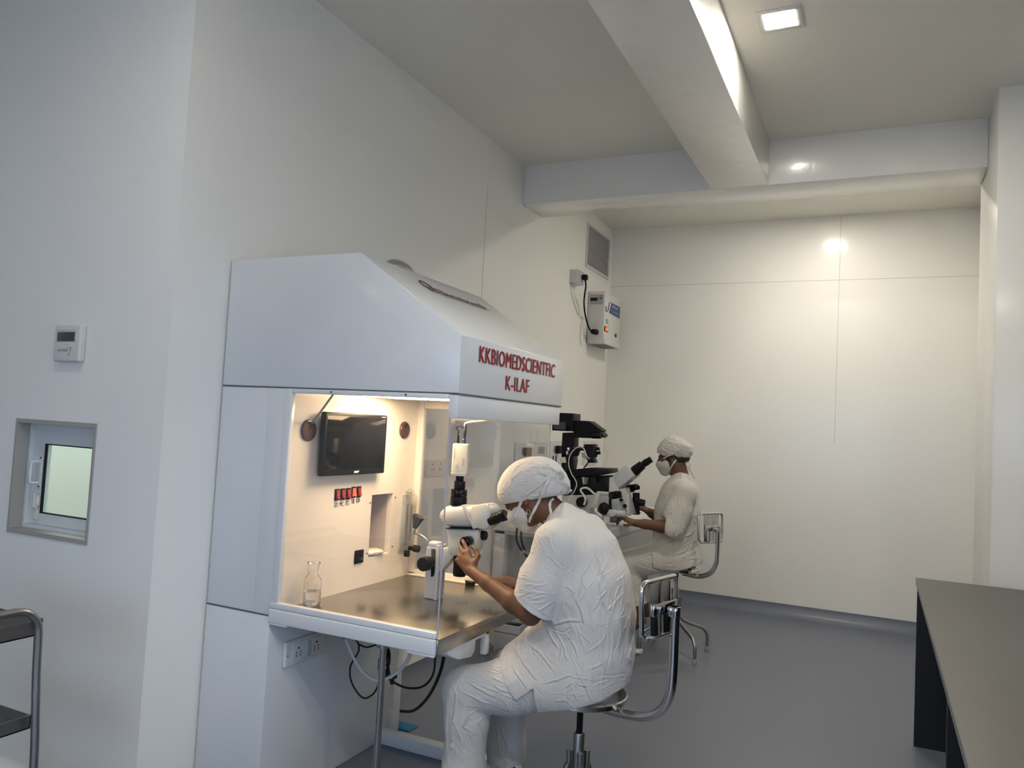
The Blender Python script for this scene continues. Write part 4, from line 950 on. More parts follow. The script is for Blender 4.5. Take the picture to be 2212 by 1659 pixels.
a = B(800, 1262, FY+yj-.05); build('roller_ring', MB().cyl((a.x, a.y-.03, a.z), (a.x, a.y+.03, a.z), .022, bev=.002), M['lightgrey'], js)
j2 = joystick('all-black joystick controller beyond the far microscope body, held by the far worker', {'base': (1080, 1270)}, .16, 0); yj = .16
for (u, v, r) in ((985, 965, .022), (1015, 990, .018), (1060, 955, .020), (1080, 965, .016), (1010, 950, .014)):
    a = B(u, v, FY+yj-.02); build('knob', MB().cyl((a.x-.012, a.y-.012, a.z), (a.x+.012, a.y+.016, a.z+.006), r, bev=.003), M['blackgloss'], j2)
b = MB().cyl(B(985, 1290, FY+yj), B(985, 990, FY+yj), .014); build('joystick_rod', b, M['black'], j2)
b = MB().cyl(B(1074, 1280, FY+yj), B(1074, 1020, FY+yj), .025, bev=.003); build('black_grip', b, M['black'], j2)
b = MB().cyl(B(1030, 1115, FY+yj), B(1175, 1145, FY+yj), .026, .024, bev=.004); build('hand_roller', b, M['black'], j2)
b = MB(); pf(b, [(985, 1250), (1110, 1258), (1110, 1275), (985, 1268)], .04, yj, .003); build('base', b, M['darksteel'], j2)
# blue sheet behind the cabinet base
bs_ = at(874, 1573, Z=0)
tag(build('blue_sheet', MB().box(bs_.x-.10, bs_.x+.045, bs_.y-.03, bs_.y+.05, .001, .006, .001), M['bluecloth']), 'bright blue sheet corner lying on the floor behind the cabinet base', 'sheet')
# ================================================================ PEOPLE: smooth-blended volumes turned into one surface each
import openvdb
from mathutils.bvhtree import BVHTree
N3 = lambda v: np.array([v[0], v[1], v[2]], dtype=np.float32)
def unit(v): v = N3(v); return v/np.linalg.norm(v)
class Vol:
    def __init__(s, lo, hi, h):
        s.h = h; s.lo = N3(lo); s.n = np.ceil((N3(hi)-s.lo)/h).astype(int)+1
        s.a = np.full(s.n, .05, np.float32)
    def reg(s, lo, hi):
        i0 = np.clip(np.floor((N3(lo)-s.lo)/s.h).astype(int), 0, s.n-1); i1 = np.clip(np.ceil((N3(hi)-s.lo)/s.h).astype(int)+1, 1, s.n)
        sl = tuple(slice(a, max(b, a+1)) for a, b in zip(i0, i1))
        g = [(np.arange(q.start, q.stop, dtype=np.float32)*s.h+s.lo[k]).reshape([-1 if j == k else 1 for j in range(3)]) for k, q in enumerate(sl)]
        return sl, g
    def put(s, sl, d, k, mode):
        a = s.a[sl]
        if mode == 'sub': d = -d; s.a[sl] = np.maximum(a, d) if k <= 0 else -s._sm(-a, -d, k)
        else: s.a[sl] = np.minimum(a, d) if k <= 0 else s._sm(a, d, k)
        return s
    @staticmethod
    def _sm(a, d, k):
        h = np.maximum(k-np.abs(a-d), 0)/k; return np.minimum(a, d)-h*h*k*.25
    def cone(s, a, b, ra, rb, k=.01, mode='add', flat=None, fs=1.0):
        """tapered rod; flat: direction in which it is squashed by fs"""
        a = N3(a); b = N3(b); R = max(ra, rb)+k+.02
        sl, g = s.reg(np.minimum(a, b)-R, np.maximum(a, b)+R); ba = b-a; L2 = float(ba@ba)+1e-12
        p = [g[i]-a[i] for i in range(3)]
        t = np.clip((p[0]*ba[0]+p[1]*ba[1]+p[2]*ba[2])/L2, 0, 1)
        q = [p[i]-t*ba[i] for i in range(3)]
        d2 = q[0]**2+q[1]**2+q[2]**2
        if flat is not None:
            f = unit(flat); m = q[0]*f[0]+q[1]*f[1]+q[2]*f[2]; d2 = d2+m*m*(1/fs**2-1)
        d = np.sqrt(d2)-(ra+(rb-ra)*t)
        return s.put(sl, d.astype(np.float32), k, mode)
    def chain(s, pts, rs, k=.01, mode='add', **kw):
        for i in range(len(pts)-1): s.cone(pts[i], pts[i+1], rs[i], rs[i+1], k, mode, **kw)
        return s
    def ell(s, c, r, axes=None, k=.01, mode='add'):
        c = N3(c); r = N3(r); R = float(r.max())+k+.02
        sl, g = s.reg(c-R, c+R); p = [g[i]-c[i] for i in range(3)]
        A = np.eye(3, dtype=np.float32) if axes is None else np.array([unit(x) for x in axes], dtype=np.float32)
        e = sum(((p[0]*A[j][0]+p[1]*A[j][1]+p[2]*A[j][2])/r[j])**2 for j in range(3))
        e2 = sum(((p[0]*A[j][0]+p[1]*A[j][1]+p[2]*A[j][2])/r[j]**2)**2 for j in range(3))
        e = np.sqrt(e); d = e*(e-1)/np.sqrt(e2+1e-9)
        return s.put(sl, d.astype(np.float32), k, mode)
    def loft(s, secs, wy, k=.02, mode='add'):
        """trunk: secs (x, z, half depth, half width) going up, ellipse sections across world Y and the trunk's own depth"""
        for i in range(len(secs)-1):
            (x0, z0, a0, b0), (x1, z1, a1, b1) = secs[i], secs[i+1]
            A = N3((x0, wy, z0)); B_ = N3((x1, wy, z1)); R = max(a0, a1, b0, b1)+k+.03
            sl, g = s.reg(np.minimum(A, B_)-R, np.maximum(A, B_)+R); ba = B_-A
            p = [g[j]-A[j] for j in range(3)]; t = np.clip((p[0]*ba[0]+p[2]*ba[2])/float(ba@ba), 0, 1)
            q = [p[j]-t*ba[j] for j in range(3)]; ra = a0+(a1-a0)*t; rb = b0+(b1-b0)*t
            e = np.sqrt((q[0]**2+q[2]**2)/ra**2+(q[1]/rb)**2); mm = np.minimum(ra, rb)
            s.put(sl, ((e-1)*mm*1.05).astype(np.float32), k, mode)
        return s
    def keep(s, pt, nrm):
        """cut away everything beyond the plane (on the side nrm points to)"""
        sl, g = s.reg(s.lo, s.lo+s.n*s.h); n = unit(nrm)
        s.a = np.maximum(s.a, ((g[0]-pt[0])*n[0]+(g[1]-pt[1])*n[1]+(g[2]-pt[2])*n[2]).astype(np.float32)); return s
    def cutbox(s, lo, hi, pt, nrm, r=0):
        """same cut, only inside a box"""
        sl, g = s.reg(lo, hi); n = unit(nrm)
        s.a[sl] = np.maximum(s.a[sl], ((g[0]-pt[0])*n[0]+(g[1]-pt[1])*n[1]+(g[2]-pt[2])*n[2]).astype(np.float32)); return s
    def minus(s, o, grow):
        s.a = np.maximum(s.a, -(o.a-grow)); return s
    def mesh(s):
        B_ = 3*s.h; g = openvdb.FloatGrid(B_); g.copyFromArray(np.clip(s.a, -B_, B_), tolerance=0)
        r = g.convertToPolygons(isovalue=0.0); p = np.array(r[0], dtype=np.float32)*s.h+s.lo
        tri, quad = np.array(r[1]).reshape(-1, 3) if len(r) > 2 else np.zeros((0, 3), int), np.array(r[-1]).reshape(-1, 4)
        return p, tri, quad
def npmesh(name, p, tri, quad, m, parent, disp=None, smooth=2, label=None, mats=None, mi=None):
    W = MW[parent.name]; off = N3(W.translation); assert True
    me = bpy.data.meshes.new(name)
    fs = [list(map(int, q)) for q in quad]+[list(map(int, t)) for t in tri]
    p = p.copy()
    # light smoothing of the voxel steps
    E = np.concatenate([quad[:, [0, 1]], quad[:, [1, 2]], quad[:, [2, 3]], quad[:, [3, 0]]]) if len(quad) else np.zeros((0, 2), int)
    if len(tri): E = np.concatenate([E, tri[:, [0, 1]], tri[:, [1, 2]], tri[:, [2, 0]]])
    cnt = np.bincount(np.concatenate([E[:, 0], E[:, 1]]), minlength=len(p)).astype(np.float32)[:, None]
    def avg(q):
        s_ = np.zeros_like(q)
        for k in range(3): s_[:, k] = np.bincount(E[:, 0], q[E[:, 1], k], len(q))+np.bincount(E[:, 1], q[E[:, 0], k], len(q))
        return s_/np.maximum(cnt, 1)
    for _ in range(smooth): p = .5*p+.5*avg(p)
    def normals(p):
        a = p[quad[:, 0]]; n = np.cross(p[quad[:, 2]]-a, p[quad[:, 3]]-p[quad[:, 1]]); vn = np.zeros_like(p)
        for j in range(4):
            for k in range(3): vn[:, k] += np.bincount(quad[:, j], n[:, k], len(p))
        if len(tri):
            n = np.cross(p[tri[:, 1]]-p[tri[:, 0]], p[tri[:, 2]]-p[tri[:, 0]])
            for j in range(3):
                for k in range(3): vn[:, k] += np.bincount(tri[:, j], n[:, k], len(p))
        return vn/np.maximum(np.linalg.norm(vn, axis=1, keepdims=True), 1e-9)
    if disp is not None:
        n = normals(p)
        c = p.mean(0)
        if np.mean(np.sum((p-c)*n, axis=1)) < 0: n = -n
        p = p + n*disp(p, n)[:, None]; p = .75*p+.25*avg(p)
    me.from_pydata((p-off).tolist(), [], fs)
    me.materials.append(m)
    bm = bmesh.new(); bm.from_mesh(me); bmesh.ops.recalc_face_normals(bm, faces=list(bm.faces)); bm.to_mesh(me); bm.free()
    me.shade_smooth(); me.update()
    o = bpy.data.objects.new(name, me); C.objects.link(o); o.parent = parent; MW[o.name] = Matrix.Translation(Vector(off))
    if label: o['label'] = label
    return o, p, fs
def caster(*sets):
    trees = [BVHTree.FromPolygons([Vector(v) for v in p.tolist()], fs) for p, fs in sets]
    def hit(x, y, lift=.003, Yf=None):
        d = (RT*((x-1106)/F_PX) - UP*((y-829.5)/F_PX) + FW).normalized(); o = Vector((0, 0, CAM_H)); best = None
        for t in trees:
            h = t.ray_cast(o, d)
            if h[0] is not None and (best is None or h[3] < best): best = h[3]
        if best is None: return at(x, y, Y=Yf)
        return o+d*(best-lift)
    return hit
def seg_dist(p, P):
    d = np.full(len(p), 9., np.float32)
    for a, b in zip(P[:-1], P[1:]):
        a = N3(a); b = N3(b); ba = b-a; t = np.clip(((p-a)@ba)/float(ba@ba+1e-9), 0, 1); d = np.minimum(d, np.linalg.norm(p-a-t[:, None]*ba, axis=1))
    return d
def seg_dist_t(p, P):
    d = np.full(len(p), 9., np.float32); tt = np.zeros(len(p), np.float32); sg = np.zeros(len(p), np.float32); n = len(P)-1; F = N3(FW)
    for i, (a, b) in enumerate(zip(P[:-1], P[1:])):
        a = N3(a); b = N3(b); ba = b-a; t = np.clip(((p-a)@ba)/float(ba@ba+1e-9), 0, 1); q = p-a-t[:, None]*ba; e = np.linalg.norm(q, axis=1)
        m = e < d; d[m] = e[m]; tt[m] = (i+t[m])/n; c = np.cross(ba, F); c /= np.linalg.norm(c)+1e-9; sg[m] = (q@c)[m]
    return d, tt, sg
def wrinkle(p, seed, scale, amp, stretch, warp=1.2):
    r = np.random.RandomState(seed); h = np.zeros(len(p)); q = p*np.array(stretch)
    for i in range(5):
        k = r.normal(size=3); k /= np.linalg.norm(k); k2 = r.normal(size=3); k2 /= np.linalg.norm(k2)
        f = scale*(1+.55*i); ph = q@k*f+r.uniform(0, 6)+warp*np.sin(q@k2*f*.45+r.uniform(0, 6))+.8*np.sin(q@r.normal(size=3)*f*.5)
        h += (1-np.abs(np.sin(ph)))**2.2*(.9**i)
    mk_ = np.zeros(len(p))
    for i in range(4):
        k = r.normal(size=3); k /= np.linalg.norm(k); mk_ += np.sin(p@k*scale*(.35+.25*i)+r.uniform(0, 6)+1.5*np.sin(p@r.normal(size=3)*scale*.3))
    mk_ = np.clip(.45+.40*mk_, .08, 1.3)
    return (h-h.mean())*amp*mk_*1.25

def hand(V, W, d, n, side, curls, thumb, sc=1.0, k=.006, spread=(.10, .03, -.05, -.13)):
    """palm, four fingers of their own length and bend, thumb leaving the side of the palm"""
    d = unit(d); n = N3(n); n = n-d*(n@d); n = n/np.linalg.norm(n); s = np.cross(d, n)*side; W = N3(W)
    offs = [.026, .009, -.009, -.026]; kn = [W+d*(.083-.004*abs(i-1))*sc+s*o*sc+n*(.002-.003*abs(i-1))*sc for i, o in enumerate(offs)]
    for i, q in enumerate(kn):
        V.cone(W+s*offs[i]*.55*sc+d*.008, q, .0125*sc, .0098*sc, .010)
    V.cone(W+d*.03*sc+s*.012*sc-n*.004, W+d*.065*sc-s*.006*sc-n*.004, .017*sc, .013*sc, .012)
    L = [(.041, .025, .020), (.045, .028, .021), (.041, .026, .020), (.032, .020, .018)]; R_ = [(.0088, .0082, .0074, .0062)]*3+[(.0078, .0072, .0066, .0056)]
    for i in range(4):
        p = kn[i]; dirv = d*math.cos(spread[i])+s*math.sin(spread[i]); ang = 0
        for j in range(3):
            ang += math.radians(curls[i][j]); v = dirv*math.cos(ang)-n*math.sin(ang); e = p+v*L[i][j]*sc
            V.cone(p, e, R_[i][j]*sc, R_[i][j+1]*sc, .0035 if j else k); V.ell(p+n*.0, (R_[i][j]*1.08*sc,)*3, None, .003)
            p = e
    b = W+d*.022*sc+s*.022*sc
    V.cone(W+d*.012*sc+s*.008*sc, b, .014*sc, .0125*sc, .010)
    for j, (v, l, ra, rb) in enumerate(zip(thumb, (.036, .030, .024), (.0125, .0100, .0088), (.0100, .0088, .0070))):
        v = unit(d*v[0]+s*v[1]-n*v[2]); e = b+v*l*sc; V.cone(b, e, ra*sc, rb*sc, .004 if j else .008); b = e

def head(V, C0, f, u, sc=1.0):
    """skull, jaw, nose, brow, lips, ears on the frame f (face), u (up)"""
    f = unit(f); u = unit(u); s = np.cross(u, f); C0 = N3(C0); P = lambda a, b, c: C0+(f*a+s*b+u*c)*sc
    V.ell(P(-.012, 0, .018), (.094*sc, .075*sc, .090*sc), (f, s, u), .02)
    V.ell(P(.030, 0, -.035), (.062*sc, .060*sc, .072*sc), (f, s, u), .025)
    V.cone(P(.050, 0, -.088), P(.058, 0, -.092), .022*sc, .020*sc, .02)
    for q in (-1, 1):
        V.cone(P(-.01, q*.052, -.055), P(.045, q*.022, -.092), .018*sc, .016*sc, .02)
        V.ell(P(.060, q*.036, -.022), (.022*sc, .02*sc, .018*sc), (f, s, u), .02)
        V.ell(P(.091, q*.031, .004), (.012*sc, .017*sc, .011*sc), (f, s, u), .010, 'sub')
        V.ell(P(.082, q*.031, .003), (.013*sc, .015*sc, .011*sc), (f, s, u), .003)
        V.cone(P(.088, q*.014, .022), P(.080, q*.050, .020), .007*sc, .006*sc, .010)
        # ears
        E0 = P(-.012, q*.074, -.008)
        V.ell(E0, (.017*sc, .008*sc, .031*sc), (f*.95-u*.25, s, u*.95+f*.25), .006)
        V.ell(E0+s*q*.008*sc+f*.003*sc, (.009*sc, .007*sc, .018*sc), (f*.95-u*.25, s, u*.95+f*.25), .003, 'sub')
        V.ell(P(-.004, q*.076, -.034), (.008*sc, .006*sc, .010*sc), (f, s, u), .004)
    V.cone(P(.092, 0, .006), P(.112, 0, -.030), .0075*sc, .0125*sc, .012)
    V.ell(P(.106, 0, -.036), (.010*sc, .017*sc, .008*sc), (f, s, u), .008)
    V.cone(P(.090, -.016, -.060), P(.090, .016, -.060), .0075*sc, .0075*sc, .006); V.cone(P(.088, -.014, -.070), P(.088, .014, -.070), .0080*sc, .0080*sc, .006)
    return P

def foot(V, ank, dirn, sc=1.0):
    a = N3(ank); d = unit((dirn[0], dirn[1], 0)); z = lambda p, h: np.array([p[0], p[1], h], np.float32)
    V.cone(a, z(a-d*.02, .035), .034*sc, .030*sc, .02); V.cone(z(a-d*.03, .032), z(a+d*.07, .034), .030*sc, .030*sc, .02)
    V.cone(z(a+d*.05, .045), z(a+d*.13, .022), .030*sc, .022*sc, .02, flat=(0, 0, 1), fs=.8)
    s = np.array([-d[1], d[0], 0], np.float32)
    for i in range(5): V.cone(z(a+d*.12+s*(i-2)*.017, .018), z(a+d*(.165-.008*i)+s*(i-2)*.018, .013), .011, .009, .006)
# ---------------------------------------------------------------- worker in front of the cabinet
def V3(p): return N3(p)
WY = 2.80
w1 = thing('person', 'person in white scrubs, tied cap and mask, bent over the microscope in the lit cabinet', 'person', (-.98, 2.80, .49))
f1 = unit((-math.cos(math.radians(38)), 0, -math.sin(math.radians(38)))); u1 = np.array([f1[2], 0, -f1[0]], np.float32)
HC = V3(at(1141, 1070, Y=2.80))
SL, SR = V3((-1.045, 2.645, 1.085)), V3((-1.045, 2.955, 1.085))
EL = V3(at(1146, 1328, Y=2.60)); WL = V3(at(1019, 1234, Y=2.71)); ER = V3((-1.10, 3.03, .855)); WR = V3(at(1126, 1264, Y=3.0))
HL, HR = V3((-.985, 2.705, .595)), V3((-.985, 2.895, .595))
KL, KR = V3((-1.385, 2.635, .505)), V3((-1.365, 2.94, .500))
AL, AR = V3((-1.355, 2.62, .095)), V3((-1.335, 2.95, .085))
V = Vol((-1.60, 2.46, -.005), (-.78, 3.16, 1.37), .0028)
P1 = head(V, HC, f1, u1, 1.0)
nb = V3((-1.075, WY, 1.135))
V.cone(P1(-.030, 0, -.045), nb, .054, .060, .03)
V.loft([(-.96, .60, .10, .14), (-.955, .74, .095, .125), (-.96, .88, .10, .135), (-1.0, 1.02, .10, .15), (-1.06, 1.105, .07, .13)], WY, .03)
for S_, E_, W_ in ((SL, EL, WL), (SR, ER, WR)):
    V.cone(V3((-1.05, WY, 1.10)), S_, .05, .05, .03); V.chain([S_, S_*.5+E_*.5, E_], [.047, .041, .036], .02)
    m = E_*.72+W_*.28; V.chain([E_, m, E_*.3+W_*.7, W_], [.036, .038, .028, .0225], .015, flat=None)
hand(V, WL, V3(at(984, 1176, Y=2.745))-WL, (.40, -.88, .25), 1, [(10, 14, 12), (34, 48, 30), (50, 62, 35), (60, 65, 35)], [(.55, .85, .10), (1.0, .15, .10), (1, -.22, .10)], 1.0)
hand(V, WR, V3(at(1078, 1250, Y=2.96))-WR, (.12, -.40, .90), -1, [(14, 18, 14), (20, 24, 18), (26, 30, 20), (34, 34, 20)], [(.9, .5, .35), (1, .05, .25), (1, -.15, .2)], .96)
for H_, K_, A_ in ((HL, KL, AL), (HR, KR, AR)):
    V.chain([H_, K_], [.085, .058], .03); V.chain([K_, K_*.6+A_*.4, K_*.15+A_*.85, A_], [.055, .050, .036, .033], .02)
foot(V, AL, (-1, -.05)); foot(V, AR, (-1, .05))
p, t, q = V.mesh(); body1, bp, bf = npmesh('body', p, t, q, M['skin'], w1, smooth=2, label='brown skin of face, neck, arms and ankles')
del V

# trousers
V = Vol((-1.52, 2.50, .10), (-.80, 3.10, .75), .0029)
V.loft([(-.97, .595, .125, .165), (-.965, .68, .125, .155)], WY, .02)
V.chain([HL, HL*.45+KL*.55, KL+V3((.01, 0, -.002))], [.105, .100, .085], .03); V.chain([HR, HR*.45+KR*.55, KR], [.105, .098, .082], .03)
V.chain([KL, KL*.75+AL*.25+V3((.012, 0, 0)), KL*.3+AL*.7, KL*.04+AL*.96-V3((0, 0, .05))], [.083, .080, .076, .080], .03)
V.chain([KR, KR*.7+AR*.3+V3((.01, 0, 0)), KR*.3+AR*.7, AR-V3((0, 0, .05))], [.080, .078, .076, .082], .03)
V.cone(AL, AL-V3((0, 0, .1)), .074, .085, 0, 'sub')
V.cutbox((-1.52, 2.5, .09), (-1.1, 2.78, .3), AL+V3((0, 0, .035)), (0, 0, -1)); V.cutbox((-1.52, 2.78, .09), (-1.1, 3.1, .3), AR+V3((0, 0, .055)), (.12, 0, -1))
V.cone(AL+V3((0, 0, .10)), AL-V3((0, 0, .1)), .066, .075, 0, 'sub'); V.cone(AR+V3((0, 0, .12)), AR-V3((0, 0, .1)), .066, .075, 0, 'sub')
V.ell((-.98, 2.80, .436), (.21, .21, .100), None, 0, 'sub')
p, t, q = V.mesh()
b0 = BVHTree.FromPolygons([Vector(v) for v in p.tolist()], [list(map(int, x)) for x in q])
FA = .8
def creases(n, seed, region, flow, L=(22, 60), w=(.0035, .007), a=(.002, .005)):
    """many small cloth creases: start somewhere in the region, run along the pull of the cloth"""
    r = random.Random(seed); out = []
    for i in range(n):
        x, y = r.uniform(region[0], region[2]), r.uniform(region[1], region[3]); pts = [(x, y)]; st = r.uniform(*L)/4; bend = r.uniform(-.18, .18)
        ang = flow(x, y)+r.gauss(0, .28)
        for k in range(4): x += math.cos(ang)*st; y += math.sin(ang)*st; ang += bend; pts.append((x, y))
        out.append((pts, r.uniform(*w), r.uniform(*a)*r.choice((-1, 1, 1))))
    return out
def onmesh(tree, pts, Yf):
    out = []
    for (x, y) in pts:
        d = (RT*((x-1106)/F_PX) - UP*((y-829.5)/F_PX) + FW).normalized(); h = tree.ray_cast(Vector((0, 0, CAM_H)), d)
        out.append(h[0] if h[0] is not None else at(x, y, Y=Yf))
    return out
def folds(tree, specs, Yf, seed, noise=(16, .0022, (1, 1, 1)), extra=None):
    lines = [(onmesh(tree, pts, Yf), w_, a_) for pts, w_, a_ in specs]
    def f(p, n):
        h = wrinkle(p, seed, noise[0], noise[1], noise[2])
        h += wrinkle(p, seed+50, noise[0]*2.3, noise[1]*.35, noise[2])
        for P, w_, a_ in lines:
            lo = np.min([N3(v) for v in P], axis=0)-.03; hi = np.max([N3(v) for v in P], axis=0)+.03; m = np.all((p > lo) & (p < hi), axis=1)
            if not m.any(): continue
            d, tt, sd = seg_dist_t(p[m], P); fade = np.clip(np.sin(np.clip(tt, 0.0, 1)*PI)*1.5, 0, 1)
            w2_ = w_*.62*(.55+.6*tt); s_ = sd/w2_; e_ = np.exp(-(d/w2_)**2)
            h[m] += FA*a_*fade*(1.5*s_*e_+.8*np.exp(-(d/(w2_*.55))**2))
        if extra is not None: h = h+extra(p, n)
        return np.clip(h, -.012, .016)
    return f
FT = [([(1045, 1545), (1090, 1560), (1130, 1550)], .009, .006), ([(1030, 1455), (1080, 1490), (1140, 1510)], .007, .007), ([(1000, 1470), (1060, 1502), (1130, 1525)], .007, .008),
      ([(1020, 1440), (1075, 1470), (1150, 1500)], .006, .006), ([(985, 1490), (1040, 1515), (1110, 1540)], .007, .008), ([(975, 1480), (985, 1500), (978, 1560), (972, 1640)], .008, .007),
      ([(1040, 1530), (1015, 1540), (1000, 1570), (1030, 1590)], .008, .008), ([(1050, 1545), (1030, 1560), (1040, 1600)], .008, .007), ([(990, 1560), (1015, 1590), (1035, 1630)], .006, .005),
      ([(1005, 1450), (995, 1480), (1000, 1520)], .007, -.006), ([(965, 1500), (966, 1560), (962, 1640)], .006, .006), ([(1080, 1570), (1090, 1600), (1110, 1640)], .008, .006), ([(1070, 1560), (1075, 1600), (1080, 1640)], .007, .006)]
FT += creases(30, 6, (985, 1420, 1160, 1545), lambda x, y: .42, (25, 70)); FT += creases(20, 7, (960, 1540, 1045, 1659), lambda x, y: PI/2-.2, (20, 60)); FT += creases(10, 8, (1060, 1550, 1125, 1640), lambda x, y: PI/2, (20, 60))
trs1, tp, tf = npmesh('trousers', p, t, q, M['cotton'], w1, folds(b0, FT, 2.6, 3, (22, .0014, (1.3, 1, .8))), smooth=3)
del V

# tunic
V = Vol((-1.36, 2.44, .42), (-.74, 3.16, 1.26), .0026)
for S_, E_, sg in ((SL, EL, -1), (SR, ER, 1)):
    V.cone(V3((-1.04, WY, 1.085)), S_, .085, .072, .05); m = S_*.45+E_*.55
    V.chain([S_+V3((.004, 0, -.004)), m, E_+(E_-S_)*.05], [.080, .079, .080], .045)
# sleeve ends and openings
hm = V3(at(1154, 1311, Y=2.60)); nL = unit((-.50, -.05, -.86))
V.cutbox((-1.36, 2.44, .70), (-.985, 2.70, .96), hm, nL); V.cone(hm-nL*.05, hm+nL*.09, .060, .072, .004, 'sub')
hr = ER+V3((.0, .0, .02)); V.cutbox((-1.36, 2.93, .70), (-1.0, 3.16, .96), hr, (-.35, 0, -.93)); V.cone(hr+V3((0, 0, .04)), hr-V3((.05, 0, .08)), .058, .07, .004, 'sub')
V.loft([(-.965, .585, .150, .185), (-.955, .70, .155, .185), (-.955, .82, .155, .190), (-.975, .93, .150, .195), (-1.01, 1.03, .135, .190), (-1.05, 1.095, .095, .150), (-1.075, 1.135, .062, .085)], WY, .035)
V.cone(V3((-1.06, WY, 1.12)), V3((-1.095, WY, 1.16)), .068, .064, .02)
# skirt of the tunic over hip and thigh
V.cone(HL+V3((.0, -.004, .0)), HL*.52+KL*.48, .122, .112, .05); V.cone(HR, HR*.52+KR*.48, .122, .112, .05)
V.loft([(-.97, .55, .150, .180), (-.965, .65, .155, .188)], WY, .04)
V.cone(V3((-1.05, 2.72, .70)), V3((-1.17, 2.70, .62)), .09, .08, .06)
V.chain([V3(at(1205, 1350, Y=2.72)), V3(at(1168, 1388, Y=2.71)), V3(at(1120, 1418, Y=2.71))], [.075, .058, .050], .04); V.ell((-1.04, 2.80, .72), (.12, .16, .11), None, .04)
# neckline
V.cone(P1(-.030, 0, -.045), nb+V3((.012, 0, -.02)), .062, .066, .004, 'sub')
# hem: front panel, slit, back panel (outline in the X-Z plane)
def hemcut(V, pts, y0, y1):
    P = [at(x, y, Y=2.62) for x, y in pts]; sl, g = V.reg((-1.4, y0, .40), (-.74, y1, .80)); X, Z = g[0], g[2]
    zz = np.interp(X.ravel(), [a.x for a in P], [a.z for a in P]).reshape(X.shape); d = (zz-Z)*.8
    V.a[sl] = np.maximum(V.a[sl], np.broadcast_to(d, V.a[sl].shape))
hemcut(V, [(1020, 1380), (1066, 1412), (1100, 1462), (1128, 1506), (1164, 1479), (1166, 1536), (1215, 1532), (1290, 1522), (1345, 1500)], 2.40, 3.2)
V.ell((-.98, 2.80, .436), (.20, .20, .101), None, 0, 'sub')
p, t, q = V.mesh(); b0 = BVHTree.FromPolygons([Vector(v) for v in p.tolist()], [list(map(int, x)) for x in q])
FS = [
 # sleeve rays from the armpit
 ([(1232, 1268), (1195, 1262), (1150, 1240)], .004, .005), ([(1232, 1262), (1200, 1235), (1160, 1200)], .004, .006), ([(1230, 1255), (1215, 1215), (1185, 1170)], .005, .006),
 ([(1228, 1270), (1190, 1282), (1140, 1272)], .004, .004), ([(1236, 1256), (1240, 1220), (1225, 1175)], .004, .004), ([(1225, 1278), (1195, 1300), (1160, 1305)], .003, .003),
 ([(1205, 1275), (1225, 1268), (1240, 1280), (1225, 1290)], .004, .007), ([(1240, 1265), (1265, 1235), (1285, 1195)], .005, .006), ([(1245, 1275), (1275, 1265), (1300, 1235), (1320, 1210)], .004, .004),
 # armpit down to the waist, long back folds
 ([(1238, 1285), (1255, 1320), (1262, 1352)], .007, .008), ([(1285, 1190), (1297, 1225), (1300, 1260)], .007, .009), ([(1300, 1230), (1292, 1260), (1300, 1300), (1320, 1335)], .007, .009),
 ([(1320, 1185), (1335, 1215), (1345, 1260), (1340, 1330)], .008, .006), ([(1305, 1165), (1322, 1200), (1338, 1235)], .006, .005), ([(1345, 1240), (1330, 1280), (1322, 1330)], .006, .006),
 # waist tucks and the big fold above the lap
 ([(1165, 1338), (1200, 1349), (1230, 1341), (1262, 1343)], .008, .008), ([(1278, 1348), (1300, 1351), (1318, 1345)], .004, .005), ([(1175, 1353), (1215, 1368), (1240, 1356)], .006, -.006), ([(1318, 1345), (1345, 1335), (1372, 1318)], .005, .004),
 ([(1175, 1345), (1190, 1375), (1205, 1400)], .008, .009), ([(1190, 1350), (1215, 1390), (1225, 1430)], .007, .008), ([(1215, 1360), (1240, 1395), (1250, 1430)], .007, .006),
 ([(1110, 1400), (1135, 1440), (1160, 1470)], .008, .007), ([(1090, 1415), (1115, 1455), (1140, 1490)], .007, .007), ([(1130, 1385), (1165, 1410), (1200, 1455)], .008, .006),
 ([(1165, 1480), (1200, 1470), (1260, 1482), (1330, 1478)], .007, .006), ([(1180, 1478), (1225, 1462), (1290, 1440), (1350, 1400)], .008, .006), ([(1185, 1500), (1240, 1500), (1310, 1490)], .006, .005),
 ([(1325, 1345), (1322, 1400), (1312, 1450)], .006, .006), ([(1345, 1350), (1345, 1400), (1335, 1440)], .006, .005), ([(1362, 1330), (1368, 1370), (1355, 1430)], .007, .005),
 ([(1270, 1290), (1275, 1330), (1262, 1370)], .007, .005), ([(1240, 1120), (1200, 1150), (1165, 1195)], .005, .005), ([(1300, 1130), (1330, 1170), (1350, 1220)], .007, .004), ([(1205, 1150), (1178, 1175), (1158, 1215)], .005, .005)]
FS += creases(26, 1, (1135, 1165, 1225, 1300), lambda x, y: math.atan2(y-1268, x-1238), (20, 55))
FS += creases(46, 2, (1240, 1130, 1372, 1345), lambda x, y: PI/2+(x-1300)*.004, (25, 80))
FS += creases(22, 3, (1190, 1345, 1370, 1480), lambda x, y: PI/2+(x-1300)*.006, (25, 70))
FS += creases(22, 4, (1110, 1380, 1260, 1490), lambda x, y: math.atan2(1480-y, 1170-x)*.5+.6, (20, 50))
FS += creases(16, 5, (1190, 1455, 1345, 1520), lambda x, y: -.08, (25, 70))
trunk_noise = (24, .0014, (1.2, 1.1, .6))
tun1, up_, uf = npmesh('tunic', p, t, q, M['cotton'], w1, folds(b0, FS, 2.6, 11, trunk_noise), smooth=3)
del V
